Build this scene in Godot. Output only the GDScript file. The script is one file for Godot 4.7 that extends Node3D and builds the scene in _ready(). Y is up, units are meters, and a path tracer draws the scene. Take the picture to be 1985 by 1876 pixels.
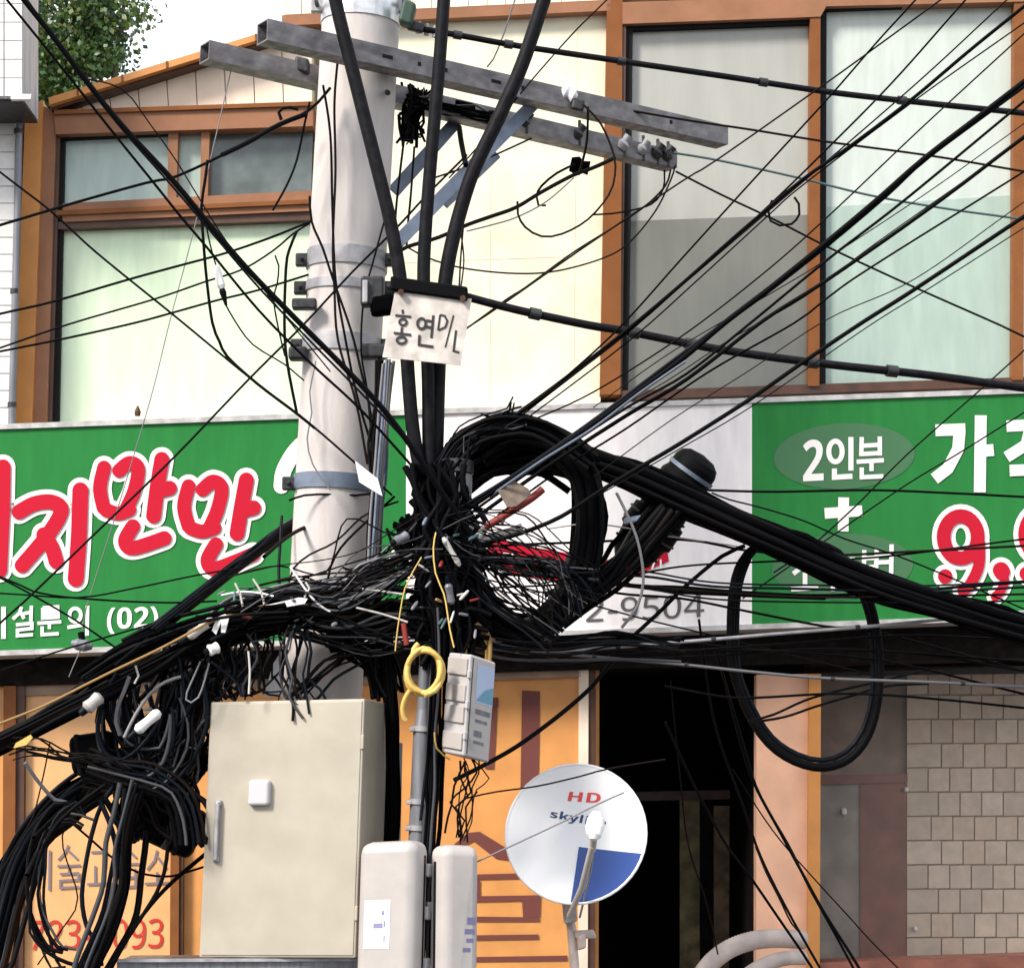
extends Node3D
# A street pole loaded with cables in front of a shop building. World: y up, metres; the facade stands on z = 0 and the street is towards +z.

const FOCAL := 4400.0
const CENTRE := Vector2(992.5, 938.0)
const EYE := Vector3(0, 1.95, 9.8)
const TILT := 8.0

var M := {}
var names := {}
var rng := RandomNumberGenerator.new()
var reg: Font
var bold: Font


# ---------------------------------------------------------------- places
func at(x: float, y: float, z: float) -> Vector3:
	# a measured direction, met with the vertical plane at depth z
	var d := Vector3((x - CENTRE.x) / FOCAL, -(y - CENTRE.y) / FOCAL, -1.0).rotated(Vector3.RIGHT, deg_to_rad(TILT))
	return EYE + d * ((z - EYE.z) / d.z)


func metres(px: float, z: float) -> float:
	return px * (EYE.z - z) / FOCAL


# ---------------------------------------------------------------- naming
func numbered(called: String) -> String:
	var n: int = names.get(called, 0)
	names[called] = n + 1
	return called if n == 0 else "%s_%03d" % [called, n]


func tag(o: Node3D, label: String, category: String, group := "", kind := "") -> Node3D:
	if label: o.set_meta("label", label)
	if category: o.set_meta("category", category)
	if group: o.set_meta("group", group)
	if kind: o.set_meta("kind", kind)
	return o


func thing(called: String, label: String, category: String, where := Vector3.ZERO, group := "") -> Node3D:
	var o := Node3D.new()
	o.name = numbered(called)
	add_child(o)
	o.position = where
	return tag(o, label, category, group)


func put(mesh: Mesh, called: String, m: Material, parent: Node3D = self) -> MeshInstance3D:
	var o := MeshInstance3D.new()
	o.mesh = mesh
	o.material_override = m
	if parent == self:
		o.name = numbered(called)
	else:
		var key := str(parent.get_instance_id()) + called
		var n: int = names.get(key, 0)
		names[key] = n + 1
		o.name = called if n == 0 else "%s_%03d" % [called, n]
	parent.add_child(o)
	if parent != self:
		o.position = -offset_of(parent)
	return o


func offset_of(o: Node) -> Vector3:   # meshes are made in world places; a child is moved back by what its parents were moved
	var p := Vector3.ZERO
	while o != self and o is Node3D:
		p += (o as Node3D).position
		o = o.get_parent()
	return p


# ---------------------------------------------------------------- meshes
func start() -> SurfaceTool:
	var st := SurfaceTool.new()
	st.begin(Mesh.PRIMITIVE_TRIANGLES)
	return st


func tri(st: SurfaceTool, a: Vector3, b: Vector3, c: Vector3, na: Vector3, nb: Vector3, nc: Vector3) -> void:
	if (b - a).cross(c - a).dot(na + nb + nc) > 0.0:
		var t := b
		b = c
		c = t
		t = nb
		nb = nc
		nc = t
	st.set_normal(na)
	st.add_vertex(a)
	st.set_normal(nb)
	st.add_vertex(b)
	st.set_normal(nc)
	st.add_vertex(c)


func flat_quad(st: SurfaceTool, a: Vector3, b: Vector3, c: Vector3, d: Vector3, out: Vector3) -> void:
	var n := (b - a).cross(c - a)
	if n.length() < 1e-12:
		n = (c - a).cross(d - a)
	n = n.normalized()
	if n.dot(out) < 0.0:
		n = -n
	tri(st, a, b, c, n, n, n)
	tri(st, a, c, d, n, n, n)


func pairs(p: Array) -> PackedVector2Array:
	var r := PackedVector2Array()
	for i in range(0, p.size(), 2):
		r.append(Vector2(p[i], p[i + 1]))
	return r


func add_prism(st: SurfaceTool, poly: PackedVector2Array, z: float, thick: float) -> void:
	var idx := Geometry2D.triangulate_polygon(poly)
	var front := PackedVector3Array()
	var mid := Vector3.ZERO
	for p in poly:
		front.append(at(p.x, p.y, z))
		mid += front[-1]
	mid /= float(poly.size())
	var n := Vector3(0, 0, 1)
	var back := Vector3(0, 0, -thick)
	for i in range(0, idx.size(), 3):
		tri(st, front[idx[i]], front[idx[i + 1]], front[idx[i + 2]], n, n, n)
		if thick > 0.0:
			tri(st, front[idx[i]] + back, front[idx[i + 1]] + back, front[idx[i + 2]] + back, -n, -n, -n)
	if thick > 0.0:
		var cw := Geometry2D.is_polygon_clockwise(poly)
		for i in poly.size():
			var j := (i + 1) % poly.size()
			var e := front[j] - front[i]
			var out := Vector3(e.y, -e.x, 0)
			# the picture's y runs down, so the turn is the other way round
			flat_quad(st, front[i], front[j], front[j] + back, front[i] + back, -out if not cw else out)


func prism(parent: Node3D, called: String, m: Material, pts: Array, z: float, thick: float) -> MeshInstance3D:
	var st := start()
	add_prism(st, pairs(pts), z, thick)
	return put(st.commit(), called, m, parent)


func slab(parent: Node3D, called: String, m: Material, x0: float, y0: float, x1: float, y1: float, z: float, thick: float, slope := -0.035) -> MeshInstance3D:
	# an upright panel of the facade; its long edges follow the street's slight fall (y0 and y1 are given at x = 992)
	var s := func(x): return (x - 992.0) * slope
	return prism(parent, called, m, [x0, y0 + s.call(x0), x1, y0 + s.call(x1), x1, y1 + s.call(x1), x0, y1 + s.call(x0)], z, thick)


func add_rbox(st: SurfaceTool, c: Vector3, ex: Vector3, ey: Vector3, ez: Vector3, r: float) -> void:
	# a box with rounded edges; ex, ey, ez are its full edges
	var h := Vector3(ex.length(), ey.length(), ez.length()) * 0.5
	r = minf(r, minf(h.x, minf(h.y, h.z)) * 0.98)
	var b := [ex.normalized(), ey.normalized(), ez.normalized()]
	for axis in 3:
		var u := (axis + 1) % 3
		var v := (axis + 2) % 3
		var us := [-h[u], -h[u] + r * 0.35, -h[u] + r, h[u] - r, h[u] - r * 0.35, h[u]]
		var vs := [-h[v], -h[v] + r * 0.35, -h[v] + r, h[v] - r, h[v] - r * 0.35, h[v]]
		for side in [-1.0, 1.0]:
			var ps := []
			var ns := []
			for i in 6:
				for j in 6:
					var p := Vector3.ZERO
					p[axis] = h[axis] * side
					p[u] = us[i]
					p[v] = vs[j]
					var inner := p.clamp(-h + Vector3.ONE * r, h - Vector3.ONE * r)
					var n := (p - inner).normalized()
					var q := inner + n * r
					ps.append(c + b[0] * q.x + b[1] * q.y + b[2] * q.z)
					ns.append((b[0] * n.x + b[1] * n.y + b[2] * n.z).normalized())
			for i in 5:
				for j in 5:
					var k := i * 6 + j
					tri(st, ps[k], ps[k + 1], ps[k + 7], ns[k], ns[k + 1], ns[k + 7])
					tri(st, ps[k], ps[k + 7], ps[k + 6], ns[k], ns[k + 7], ns[k + 6])


func rbox(parent: Node3D, called: String, m: Material, c: Vector3, ex: Vector3, ey: Vector3, ez: Vector3, r: float) -> MeshInstance3D:
	var st := start()
	add_rbox(st, c, ex, ey, ez, r)
	return put(st.commit(), called, m, parent)


func corner_box(parent: Node3D, called: String, m: Material, a: Vector3, b: Vector3, c: Vector3, top: Vector3, r: float) -> Array:
	# a box given by its near lower corner b, the lower corners a and c beside it, and the corner above b; returns [centre, ex, ey, ez]
	var ex := c - b
	var ez := a - b
	var ey := top - b
	var mid := b + (ex + ey + ez) * 0.5
	rbox(parent, called, m, mid, ex, ey, ez, r)
	return [mid, ex, ey, ez]


func add_tube(st: SurfaceTool, path: PackedVector3Array, radii: PackedFloat32Array, sides := 7, caps := true) -> void:
	var n := path.size()
	var rings := []
	var norms := []
	var ref := Vector3.UP
	for i in n:
		var t := (path[mini(i + 1, n - 1)] - path[maxi(i - 1, 0)]).normalized()
		if absf(ref.dot(t)) > 0.95:
			ref = Vector3.RIGHT if absf(t.x) < 0.8 else Vector3.BACK
		var u := (ref - t * ref.dot(t)).normalized()
		ref = u
		var v := t.cross(u)
		var ring := PackedVector3Array()
		var nor := PackedVector3Array()
		for k in sides:
			var a := TAU * k / sides
			var d := u * cos(a) + v * sin(a)
			ring.append(path[i] + d * radii[mini(i, radii.size() - 1)])
			nor.append(d)
		rings.append(ring)
		norms.append(nor)
	for i in n - 1:
		for k in sides:
			var l := (k + 1) % sides
			tri(st, rings[i][k], rings[i][l], rings[i + 1][l], norms[i][k], norms[i][l], norms[i + 1][l])
			tri(st, rings[i][k], rings[i + 1][l], rings[i + 1][k], norms[i][k], norms[i + 1][l], norms[i + 1][k])
	if caps:
		for e in [0, n - 1]:
			var out: Vector3 = (path[0] - path[1]).normalized() if e == 0 else (path[n - 1] - path[n - 2]).normalized()
			for k in range(1, sides - 1):
				tri(st, rings[e][0], rings[e][k], rings[e][k + 1], out, out, out)


func tube(parent: Node3D, called: String, m: Material, path: Array, r: float, sides := 8) -> MeshInstance3D:
	var st := start()
	add_tube(st, PackedVector3Array(path), PackedFloat32Array([r]), sides)
	return put(st.commit(), called, m, parent)


func lathe(parent: Node3D, called: String, m: Material, a: Vector3, b: Vector3, profile: Array, sides := 24) -> MeshInstance3D:
	# profile: [share of the way from a to b, radius] ...
	var st := start()
	var t := (b - a).normalized()
	var u := t.cross(Vector3.UP if absf(t.y) < 0.9 else Vector3.RIGHT).normalized()
	var v := t.cross(u)
	for i in profile.size() - 1:
		var p0: Vector3 = a.lerp(b, profile[i][0])
		var p1: Vector3 = a.lerp(b, profile[i + 1][0])
		var r0: float = profile[i][1]
		var r1: float = profile[i + 1][1]
		var run := (p1 - p0).dot(t)
		for k in sides:
			var d0 := u * cos(TAU * k / sides) + v * sin(TAU * k / sides)
			var d1 := u * cos(TAU * (k + 1) / sides) + v * sin(TAU * (k + 1) / sides)
			var n0 := (d0 * run - t * (r1 - r0)).normalized()
			var n1 := (d1 * run - t * (r1 - r0)).normalized()
			if r0 > 1e-6:
				tri(st, p0 + d0 * r0, p0 + d1 * r0, p1 + d1 * r1, n0, n1, n1)
			if r1 > 1e-6:
				tri(st, p0 + d0 * r0, p1 + d1 * r1, p1 + d0 * r1, n0, n1, n0)
	return put(st.commit(), called, m, parent)


func smooth(pts: PackedVector3Array, step: float) -> PackedVector3Array:
	var n := pts.size()
	if n < 3:
		return pts
	var r := PackedVector3Array()
	for i in n - 1:
		var p0 := pts[maxi(i - 1, 0)]
		var p3 := pts[mini(i + 2, n - 1)]
		var k := clampi(ceili(pts[i].distance_to(pts[i + 1]) / step), 1, 10)
		for j in k:
			r.append(pts[i].cubic_interpolate(pts[i + 1], p0, p3, float(j) / k))
	r.append(pts[n - 1])
	return r


func run_of(p: Array, z0: float, z1: float) -> PackedVector3Array:
	# a cable's course: measured directions, its depth running evenly from z0 to z1; where it leaves the view it goes on for a metre
	var q := pairs(p)
	var beyond := func(v: Vector2): return v.x <= 6.0 or v.x >= 1979.0 or v.y <= 4.0
	if beyond.call(q[0]):
		q.insert(0, q[0] + (q[0] - q[1]).normalized() * 420.0)
	if beyond.call(q[q.size() - 1]):
		q.append(q[q.size() - 1] + (q[q.size() - 1] - q[q.size() - 2]).normalized() * 420.0)
	var total := 0.0
	for i in q.size() - 1:
		total += q[i].distance_to(q[i + 1])
	var gone := 0.0
	var r := PackedVector3Array()
	for i in q.size():
		r.append(at(q[i].x, q[i].y, lerpf(z0, z1, gone / total)))
		if i < q.size() - 1:
			gone += q[i].distance_to(q[i + 1])
	return r


func cable(label: String, w: float, z0: float, z1: float, p: Array, m := "black", group := "", called := "cable", category := "cable") -> MeshInstance3D:
	var path := smooth(run_of(p, z0, z1), 0.05)
	var st := start()
	var radii := PackedFloat32Array()
	for q in path:
		radii.append(metres(w, q.z) * 0.5)
	add_tube(st, path, radii, 8 if w > 9 else 6)
	return tag(put(st.commit(), called, M[m]), label, category, group)


func ties(on: MeshInstance3D, p: Array, z0: float, z1: float, w: float, shares: Array, m := "dark_metal", called := "lashing") -> void:
	# short wraps round a strand, as parts of it
	var path := smooth(run_of(p, z0, z1), 0.05)
	for s in shares:
		var i := clampi(int(s * (path.size() - 1)), 0, path.size() - 2)
		var a := path[i].lerp(path[i + 1], 0.2)
		var d := (path[i + 1] - path[i]).normalized()
		tube(on, called, M[m], [a, a + d * metres(w * 1.3, a.z)], metres(w, a.z) * 0.72, 8)


# ---------------------------------------------------------------- writing
func add_stroke(st: SurfaceTool, pts: PackedVector2Array, w: float, z: float, round_ends := true) -> void:
	for poly in Geometry2D.offset_polyline(pts, w * 0.5, Geometry2D.JOIN_ROUND if round_ends else Geometry2D.JOIN_MITER, Geometry2D.END_ROUND if round_ends else Geometry2D.END_BUTT):
		if not Geometry2D.is_polygon_clockwise(poly):
			add_prism(st, poly, z, 0.0)


func curve2(pts: PackedVector2Array) -> PackedVector2Array:
	var r := PackedVector2Array()
	var n := pts.size()
	for i in n - 1:
		for j in 5:
			r.append(pts[i].cubic_interpolate(pts[i + 1], pts[maxi(i - 1, 0)], pts[mini(i + 2, n - 1)], j / 5.0))
	r.append(pts[n - 1])
	return r


func add_ring(st: SurfaceTool, c: Vector2, rx: float, ry: float, w: float, z: float) -> void:
	var n := Vector3(0, 0, 1)
	for k in 28:
		var a := Vector2(cos(TAU * k / 28), sin(TAU * k / 28))
		var b := Vector2(cos(TAU * (k + 1) / 28), sin(TAU * (k + 1) / 28))
		var o := Vector2(rx + w * 0.5, ry + w * 0.5)
		var i := Vector2(maxf(rx - w * 0.5, 0), maxf(ry - w * 0.5, 0))
		var q := [c + a * o, c + b * o, c + b * i, c + a * i]
		var v := []
		for p in q:
			v.append(at(p.x, p.y, z))
		tri(st, v[0], v[1], v[2], n, n, n)
		tri(st, v[0], v[2], v[3], n, n, n)


func glyph(parent: Node3D, m: Material, strokes: Array, rings: Array, w: float, z: float, curved := false, round_ends := false, called := "letter") -> MeshInstance3D:
	# strokes of a written sign, each a hair above the one before so that no two lie in one plane
	var st := start()
	var up := 0.0
	for s in strokes:
		var p := pairs(s)
		add_stroke(st, curve2(p) if curved and p.size() > 2 else p, w, z + up, round_ends)
		up += 0.0004
	for r in rings:
		add_ring(st, Vector2(r[0], r[1]), r[2], r[3], w, z + up)
		up += 0.0004
	return put(st.commit(), called, m, parent)


func outlined(parent: Node3D, m: Material, edge: Material, strokes: Array, rings: Array, w: float, rim: float, z: float) -> void:
	var o := glyph(parent, m, strokes, rings, w, z + 0.006, true, true)
	glyph(o, edge, strokes, rings, w + rim * 2.0, z, true, true, "letter_outline")


func words(parent: Node3D, m: Material, text: String, font: Font, quad: Array, where: Callable, called := "lettering") -> MeshInstance3D:
	# quad: the text's corners, upper one first, clockwise; where: from a measured point to the surface it is printed on
	var t := TextMesh.new()
	t.text = text
	t.font = font
	t.font_size = 64
	t.depth = 0.0
	t.pixel_size = 0.01
	t.curve_step = 2.0
	var s := t.get_mesh_arrays()
	var v: PackedVector3Array = s[Mesh.ARRAY_VERTEX]
	var idx: PackedInt32Array = s[Mesh.ARRAY_INDEX]
	var lo := v[0]
	var hi := v[0]
	for p in v:
		lo = lo.min(p)
		hi = hi.max(p)
	var q := pairs(quad)
	var st := start()
	var n := Vector3(0, 0, 1)
	var w := PackedVector3Array()
	for p in v:
		var a := (p.x - lo.x) / (hi.x - lo.x)
		var b := (hi.y - p.y) / (hi.y - lo.y)
		var g := q[0].lerp(q[1], a).lerp(q[3].lerp(q[2], a), b)
		w.append(where.call(g.x, g.y))
	for i in range(0, idx.size(), 3):
		tri(st, w[idx[i]], w[idx[i + 1]], w[idx[i + 2]], n, n, n)
	return put(st.commit(), called, m, parent)


# ---------------------------------------------------------------- materials
func noise_picture(from: float, to: float, freq: float, octaves: int, s: int, stretch := Vector2.ONE, size := 512) -> Texture2D:
	var f := FastNoiseLite.new()
	f.seed = s
	f.noise_type = FastNoiseLite.TYPE_SIMPLEX_SMOOTH
	f.frequency = freq
	f.fractal_octaves = octaves
	var im := Image.create(size, size, false, Image.FORMAT_RGB8)
	for y in size:
		for x in size:
			# blended over its edge so that it repeats without a seam
			var a := f.get_noise_2d(x * stretch.x, y * stretch.y)
			var b := f.get_noise_2d((x - size) * stretch.x, y * stretch.y)
			var c := f.get_noise_2d(x * stretch.x, (y - size) * stretch.y)
			var d := f.get_noise_2d((x - size) * stretch.x, (y - size) * stretch.y)
			var u := float(x) / size
			var v := float(y) / size
			var g := clampf(lerpf(lerpf(a, b, u), lerpf(c, d, u), v) * 1.3 + 0.5, 0, 1)
			g = lerpf(from, to, g)
			im.set_pixel(x, y, Color(g, g, g))
	return ImageTexture.create_from_image(im)


func mat(key: String, r: float, g: float, b: float, rough := 0.7, tex: Texture2D = null, scale := 1.0, bump: Texture2D = null, bump_cm := 0.1, metal := 0.0) -> StandardMaterial3D:
	var m := StandardMaterial3D.new()
	m.resource_name = key
	m.albedo_color = Color(r, g, b).linear_to_srgb()
	m.roughness = rough
	m.metallic = metal
	if tex:
		m.albedo_texture = tex
		m.uv1_triplanar = true
		m.uv1_world_triplanar = true
		m.uv1_scale = Vector3.ONE * scale
	if bump:
		m.uv1_triplanar = true
		m.uv1_world_triplanar = true
		m.uv1_scale = Vector3.ONE * scale
		m.heightmap_enabled = true
		m.heightmap_texture = bump
		m.heightmap_scale = bump_cm
	M[key] = m
	return m


func make_materials() -> void:
	var blot := noise_picture(0.80, 1.0, 0.012, 5, 3)
	var faint := noise_picture(0.92, 1.0, 0.01, 4, 8)
	var grime := noise_picture(0.6, 1.0, 0.02, 6, 5)
	var streak := noise_picture(0.78, 1.0, 0.012, 5, 11, Vector2(4.0, 0.35))
	var soft_streak := noise_picture(0.93, 1.0, 0.02, 5, 31, Vector2(1.6, 0.3))
	var grain := noise_picture(0.0, 1.0, 0.12, 3, 17)
	var soft := noise_picture(0.0, 1.0, 0.02, 3, 21)
	mat("concrete", 0.55, 0.505, 0.485, 0.9, soft_streak, 1.3, grain, 0.03)
	mat("cream", 0.80, 0.76, 0.58, 0.75, faint, 0.7)
	mat("siding", 0.84, 0.70, 0.56, 0.7, faint, 0.9)
	mat("tile_white", 0.72, 0.70, 0.68, 0.25, faint, 1.7)
	mat("grout", 0.62, 0.60, 0.58, 0.9)
	mat("upper_tile", 0.80, 0.74, 0.60, 0.35, faint, 1.7)
	mat("bay", 0.44, 0.43, 0.47, 0.6, streak, 0.8)
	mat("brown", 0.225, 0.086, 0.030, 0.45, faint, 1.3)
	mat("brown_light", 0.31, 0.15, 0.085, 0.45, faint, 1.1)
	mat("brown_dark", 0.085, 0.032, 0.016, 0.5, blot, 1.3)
	mat("orange_trim", 0.60, 0.25, 0.06, 0.5, faint, 1.2)
	mat("gasket_and_shade", 0.012, 0.012, 0.013, 0.6)  # near-black for seals and seams, also painting the reveal shade at the panes
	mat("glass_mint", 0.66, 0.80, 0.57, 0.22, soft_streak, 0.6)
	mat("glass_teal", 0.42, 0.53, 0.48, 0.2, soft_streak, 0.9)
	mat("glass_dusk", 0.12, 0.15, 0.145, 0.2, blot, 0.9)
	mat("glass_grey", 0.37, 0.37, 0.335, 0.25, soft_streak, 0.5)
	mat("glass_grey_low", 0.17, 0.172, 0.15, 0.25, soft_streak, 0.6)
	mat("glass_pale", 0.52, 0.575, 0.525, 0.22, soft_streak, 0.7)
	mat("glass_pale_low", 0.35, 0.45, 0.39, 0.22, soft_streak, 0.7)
	mat("sign_green", 0.024, 0.195, 0.045, 0.42, soft_streak, 0.8)
	mat("sign_white", 0.87, 0.82, 0.81, 0.4, soft_streak, 0.8)
	mat("sign_trim", 0.55, 0.53, 0.52, 0.35, blot, 2.0)
	mat("sign_oval", 0.065, 0.165, 0.08, 0.42)
	mat("red", 0.47, 0.011, 0.030, 0.4)
	mat("white_print", 0.82, 0.79, 0.76, 0.45)
	mat("black_print", 0.012, 0.011, 0.012, 0.6)
	mat("grey_print", 0.09, 0.08, 0.085, 0.6)
	mat("blue_grey_print", 0.17, 0.145, 0.17, 0.6)
	mat("plum_print", 0.14, 0.035, 0.028, 0.6)
	mat("phone_red", 0.5, 0.022, 0.012, 0.6)
	mat("orange_panel", 0.70, 0.315, 0.095, 0.4, faint, 0.8)
	mat("orange_panel_pale", 0.78, 0.42, 0.18, 0.4, faint, 0.8)
	mat("fascia", 0.016, 0.012, 0.011, 0.7, grime, 1.4)
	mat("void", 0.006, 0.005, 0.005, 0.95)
	mat("salmon", 0.82, 0.47, 0.31, 0.8, faint, 0.9)
	mat("door_brown", 0.31, 0.105, 0.066, 0.5, blot, 0.9)
	mat("door_grey", 0.40, 0.335, 0.28, 0.5, blot, 0.9)
	mat("olive", 0.40, 0.31, 0.14, 0.6, grime, 0.8)
	mat("dim_brown", 0.32, 0.21, 0.12, 0.6, grime, 0.8)
	mat("cream_seam", 0.70, 0.66, 0.49, 0.8)
	mat("dusty_sheen", 0.032, 0.033, 0.039, 0.5)  # dust grey that also paints a bluish sheen on some cables
	mat("room_wall", 0.42, 0.29, 0.21, 0.85, blot, 0.7)
	mat("room_tile", 0.74, 0.575, 0.43, 0.4, faint, 2.3)
	mat("room_tile_pale", 0.80, 0.635, 0.48, 0.4, faint, 2.1)
	mat("room_tile_warm", 0.76, 0.57, 0.42, 0.45, faint, 2.0)
	mat("room_tile_dull", 0.68, 0.54, 0.41, 0.5, faint, 1.7)
	mat("joint", 0.33, 0.25, 0.18, 0.9)
	mat("asphalt", 0.05, 0.05, 0.052, 0.95, grime, 0.8, grain, 0.3)
	mat("paving", 0.24, 0.23, 0.22, 0.9, blot, 0.7)
	mat("galvanised", 0.42, 0.41, 0.43, 0.5, blot, 2.0, null, 0.1, 0.35)
	mat("arm_steel", 0.255, 0.24, 0.25, 0.6, grime, 1.6, grain, 0.05, 0.2)
	mat("brace_blue", 0.17, 0.21, 0.28, 0.5, blot, 2.0, null, 0.1, 0.2)
	mat("shiny_band", 0.75, 0.76, 0.78, 0.3, blot, 3.0, null, 0.1, 0.6)
	mat("dark_metal", 0.045, 0.045, 0.05, 0.5, grime, 3.0, null, 0.1, 0.3)
	mat("rust", 0.13, 0.055, 0.03, 0.8, grime, 3.0)
	mat("cabinet", 0.43, 0.385, 0.31, 0.5, faint, 0.9)
	mat("cabinet_lock", 0.50, 0.48, 0.50, 0.35)
	mat("plastic_grey", 0.43, 0.395, 0.375, 0.42, faint, 1.2, soft, 0.02)
	mat("plastic_box", 0.38, 0.36, 0.355, 0.45, faint, 1.5)
	mat("cylinder_grey", 0.24, 0.235, 0.25, 0.5, blot, 2.0)
	mat("pipe_grey", 0.22, 0.225, 0.25, 0.4, streak, 1.5, null, 0.1, 0.2)
	mat("sticker", 0.78, 0.77, 0.80, 0.4)
	mat("sticker_blue", 0.42, 0.50, 0.68, 0.35)
	mat("sticker_teal", 0.12, 0.30, 0.42, 0.35)
	mat("sticker_ink", 0.22, 0.20, 0.36, 0.5)
	mat("dish_white", 0.87, 0.86, 0.86, 0.35)
	mat("dish_blue", 0.010, 0.055, 0.27, 0.35)
	mat("dish_ink", 0.02, 0.05, 0.16, 0.4)
	mat("dish_red", 0.72, 0.06, 0.05, 0.4)
	mat("plate", 0.64, 0.58, 0.53, 0.5, blot, 2.0)
	mat("tag_beige", 0.21, 0.16, 0.12, 0.7, blot, 3.0)
	mat("duct", 0.60, 0.50, 0.45, 0.6, blot, 1.5)
	mat("black", 0.003, 0.003, 0.0038, 0.55)
	mat("soot", 0.002, 0.002, 0.0025, 0.8)
	mat("black_blue", 0.0045, 0.0065, 0.0105, 0.42)
	mat("black_brown", 0.011, 0.008, 0.007, 0.6)
	mat("steel_wire", 0.16, 0.155, 0.165, 0.45, null, 1.0, null, 0.1, 0.3)
	mat("teal_wire", 0.045, 0.085, 0.09, 0.45)
	mat("grey_wire", 0.17, 0.165, 0.175, 0.5)
	mat("pale_wire", 0.50, 0.47, 0.43, 0.5)
	mat("white_wire", 0.74, 0.72, 0.70, 0.45)
	mat("yellow_wire", 0.60, 0.40, 0.10, 0.5)
	mat("ochre_wire", 0.30, 0.17, 0.05, 0.6)
	mat("red_wire", 0.20, 0.015, 0.01, 0.5)
	mat("blue_tape", 0.01, 0.16, 0.34, 0.5)
	mat("conduit", 0.013, 0.0125, 0.016, 0.55, grime, 2.0)
	mat("bark", 0.07, 0.05, 0.035, 0.9, grime, 2.0)
	for key in ["red", "sign_green", "sign_oval", "white_print", "sign_white", "brown", "brown_light"]:
		M[key].metallic_specular = 0.22
	for key in ["black", "soot", "black_blue", "black_brown", "conduit", "gasket_and_shade", "void", "fascia"]:
		M[key].metallic_specular = {"soot": 0.08, "black": 0.16, "black_brown": 0.14, "conduit": 0.22}.get(key, 0.2)
	for k in 4:
		var l := mat("leaf%d" % k, [0.024, 0.045, 0.085, 0.012][k], [0.062, 0.09, 0.105, 0.034][k], [0.016, 0.02, 0.022, 0.016][k], 0.5)
		l.backlight_enabled = true
		l.backlight = Color(0.05, 0.10, 0.015).linear_to_srgb()


# ---------------------------------------------------------------- the scene
func _ready() -> void:
	rng.seed = 41
	var cam := Camera3D.new()
	cam.name = "camera"
	cam.position = EYE
	cam.rotation_degrees = Vector3(TILT, 0, 0)
	cam.fov = rad_to_deg(2.0 * atan(938.0 / FOCAL))
	cam.near = 0.05
	cam.far = 400.0
	cam.current = true
	add_child(cam)

	var sky_m := ProceduralSkyMaterial.new()
	sky_m.sky_top_color = Color(0.87, 0.90, 0.95)
	sky_m.sky_horizon_color = Color(0.98, 0.98, 0.98)
	sky_m.sky_curve = 0.2
	sky_m.ground_horizon_color = Color(0.62, 0.60, 0.58)
	sky_m.ground_bottom_color = Color(0.35, 0.34, 0.33)
	sky_m.sky_energy_multiplier = 0.95
	var sky := Sky.new()
	sky.sky_material = sky_m
	var env := Environment.new()
	env.background_mode = Environment.BG_SKY
	env.sky = sky
	env.tonemap_mode = Environment.TONE_MAPPER_LINEAR
	env.tonemap_exposure = 2.1
	env.sdfgi_enabled = true
	env.ssao_enabled = true
	env.ssil_enabled = true
	var we := WorldEnvironment.new()
	we.name = "world_environment"
	we.environment = env
	add_child(we)

	var sun := DirectionalLight3D.new()
	sun.name = "sun"
	sun.light_energy = 0.9
	sun.light_color = Color(1.0, 0.97, 0.93)
	sun.light_angular_distance = 14.0
	sun.shadow_enabled = true
	add_child(sun)
	sun.look_at_from_position(Vector3(-7, 8, 6.5), Vector3.ZERO, Vector3.UP)

	var f := SystemFont.new()
	f.font_names = PackedStringArray(["Droid Sans"])
	reg = f
	var fb := SystemFont.new()
	fb.font_names = PackedStringArray(["Droid Sans"])
	fb.font_weight = 700
	bold = fb

	make_materials()
	ground()
	building()
	sign_board()
	neighbour()
	tree()
	pole()
	hardware()
	boxes()
	dish()
	wires()
	tangles()


func ground() -> void:
	var st := start()
	flat_quad(st, Vector3(-150, 0, -150), Vector3(150, 0, -150), Vector3(150, 0, 150), Vector3(-150, 0, 150), Vector3.UP)
	tag(put(st.commit(), "road", M.asphalt), "grey asphalt road in front of the shops", "road", "", "structure")
	var pv := start()
	add_rbox(pv, Vector3(0, 0.06, 1.0), Vector3(60, 0, 0), Vector3(0, 0.124, 0), Vector3(0, 0, 2.2), 0.01)
	tag(put(pv.commit(), "pavement", M.paving), "pale paved footway along the shop front", "pavement", "", "structure")


const FOOT := 2425.0

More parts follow.
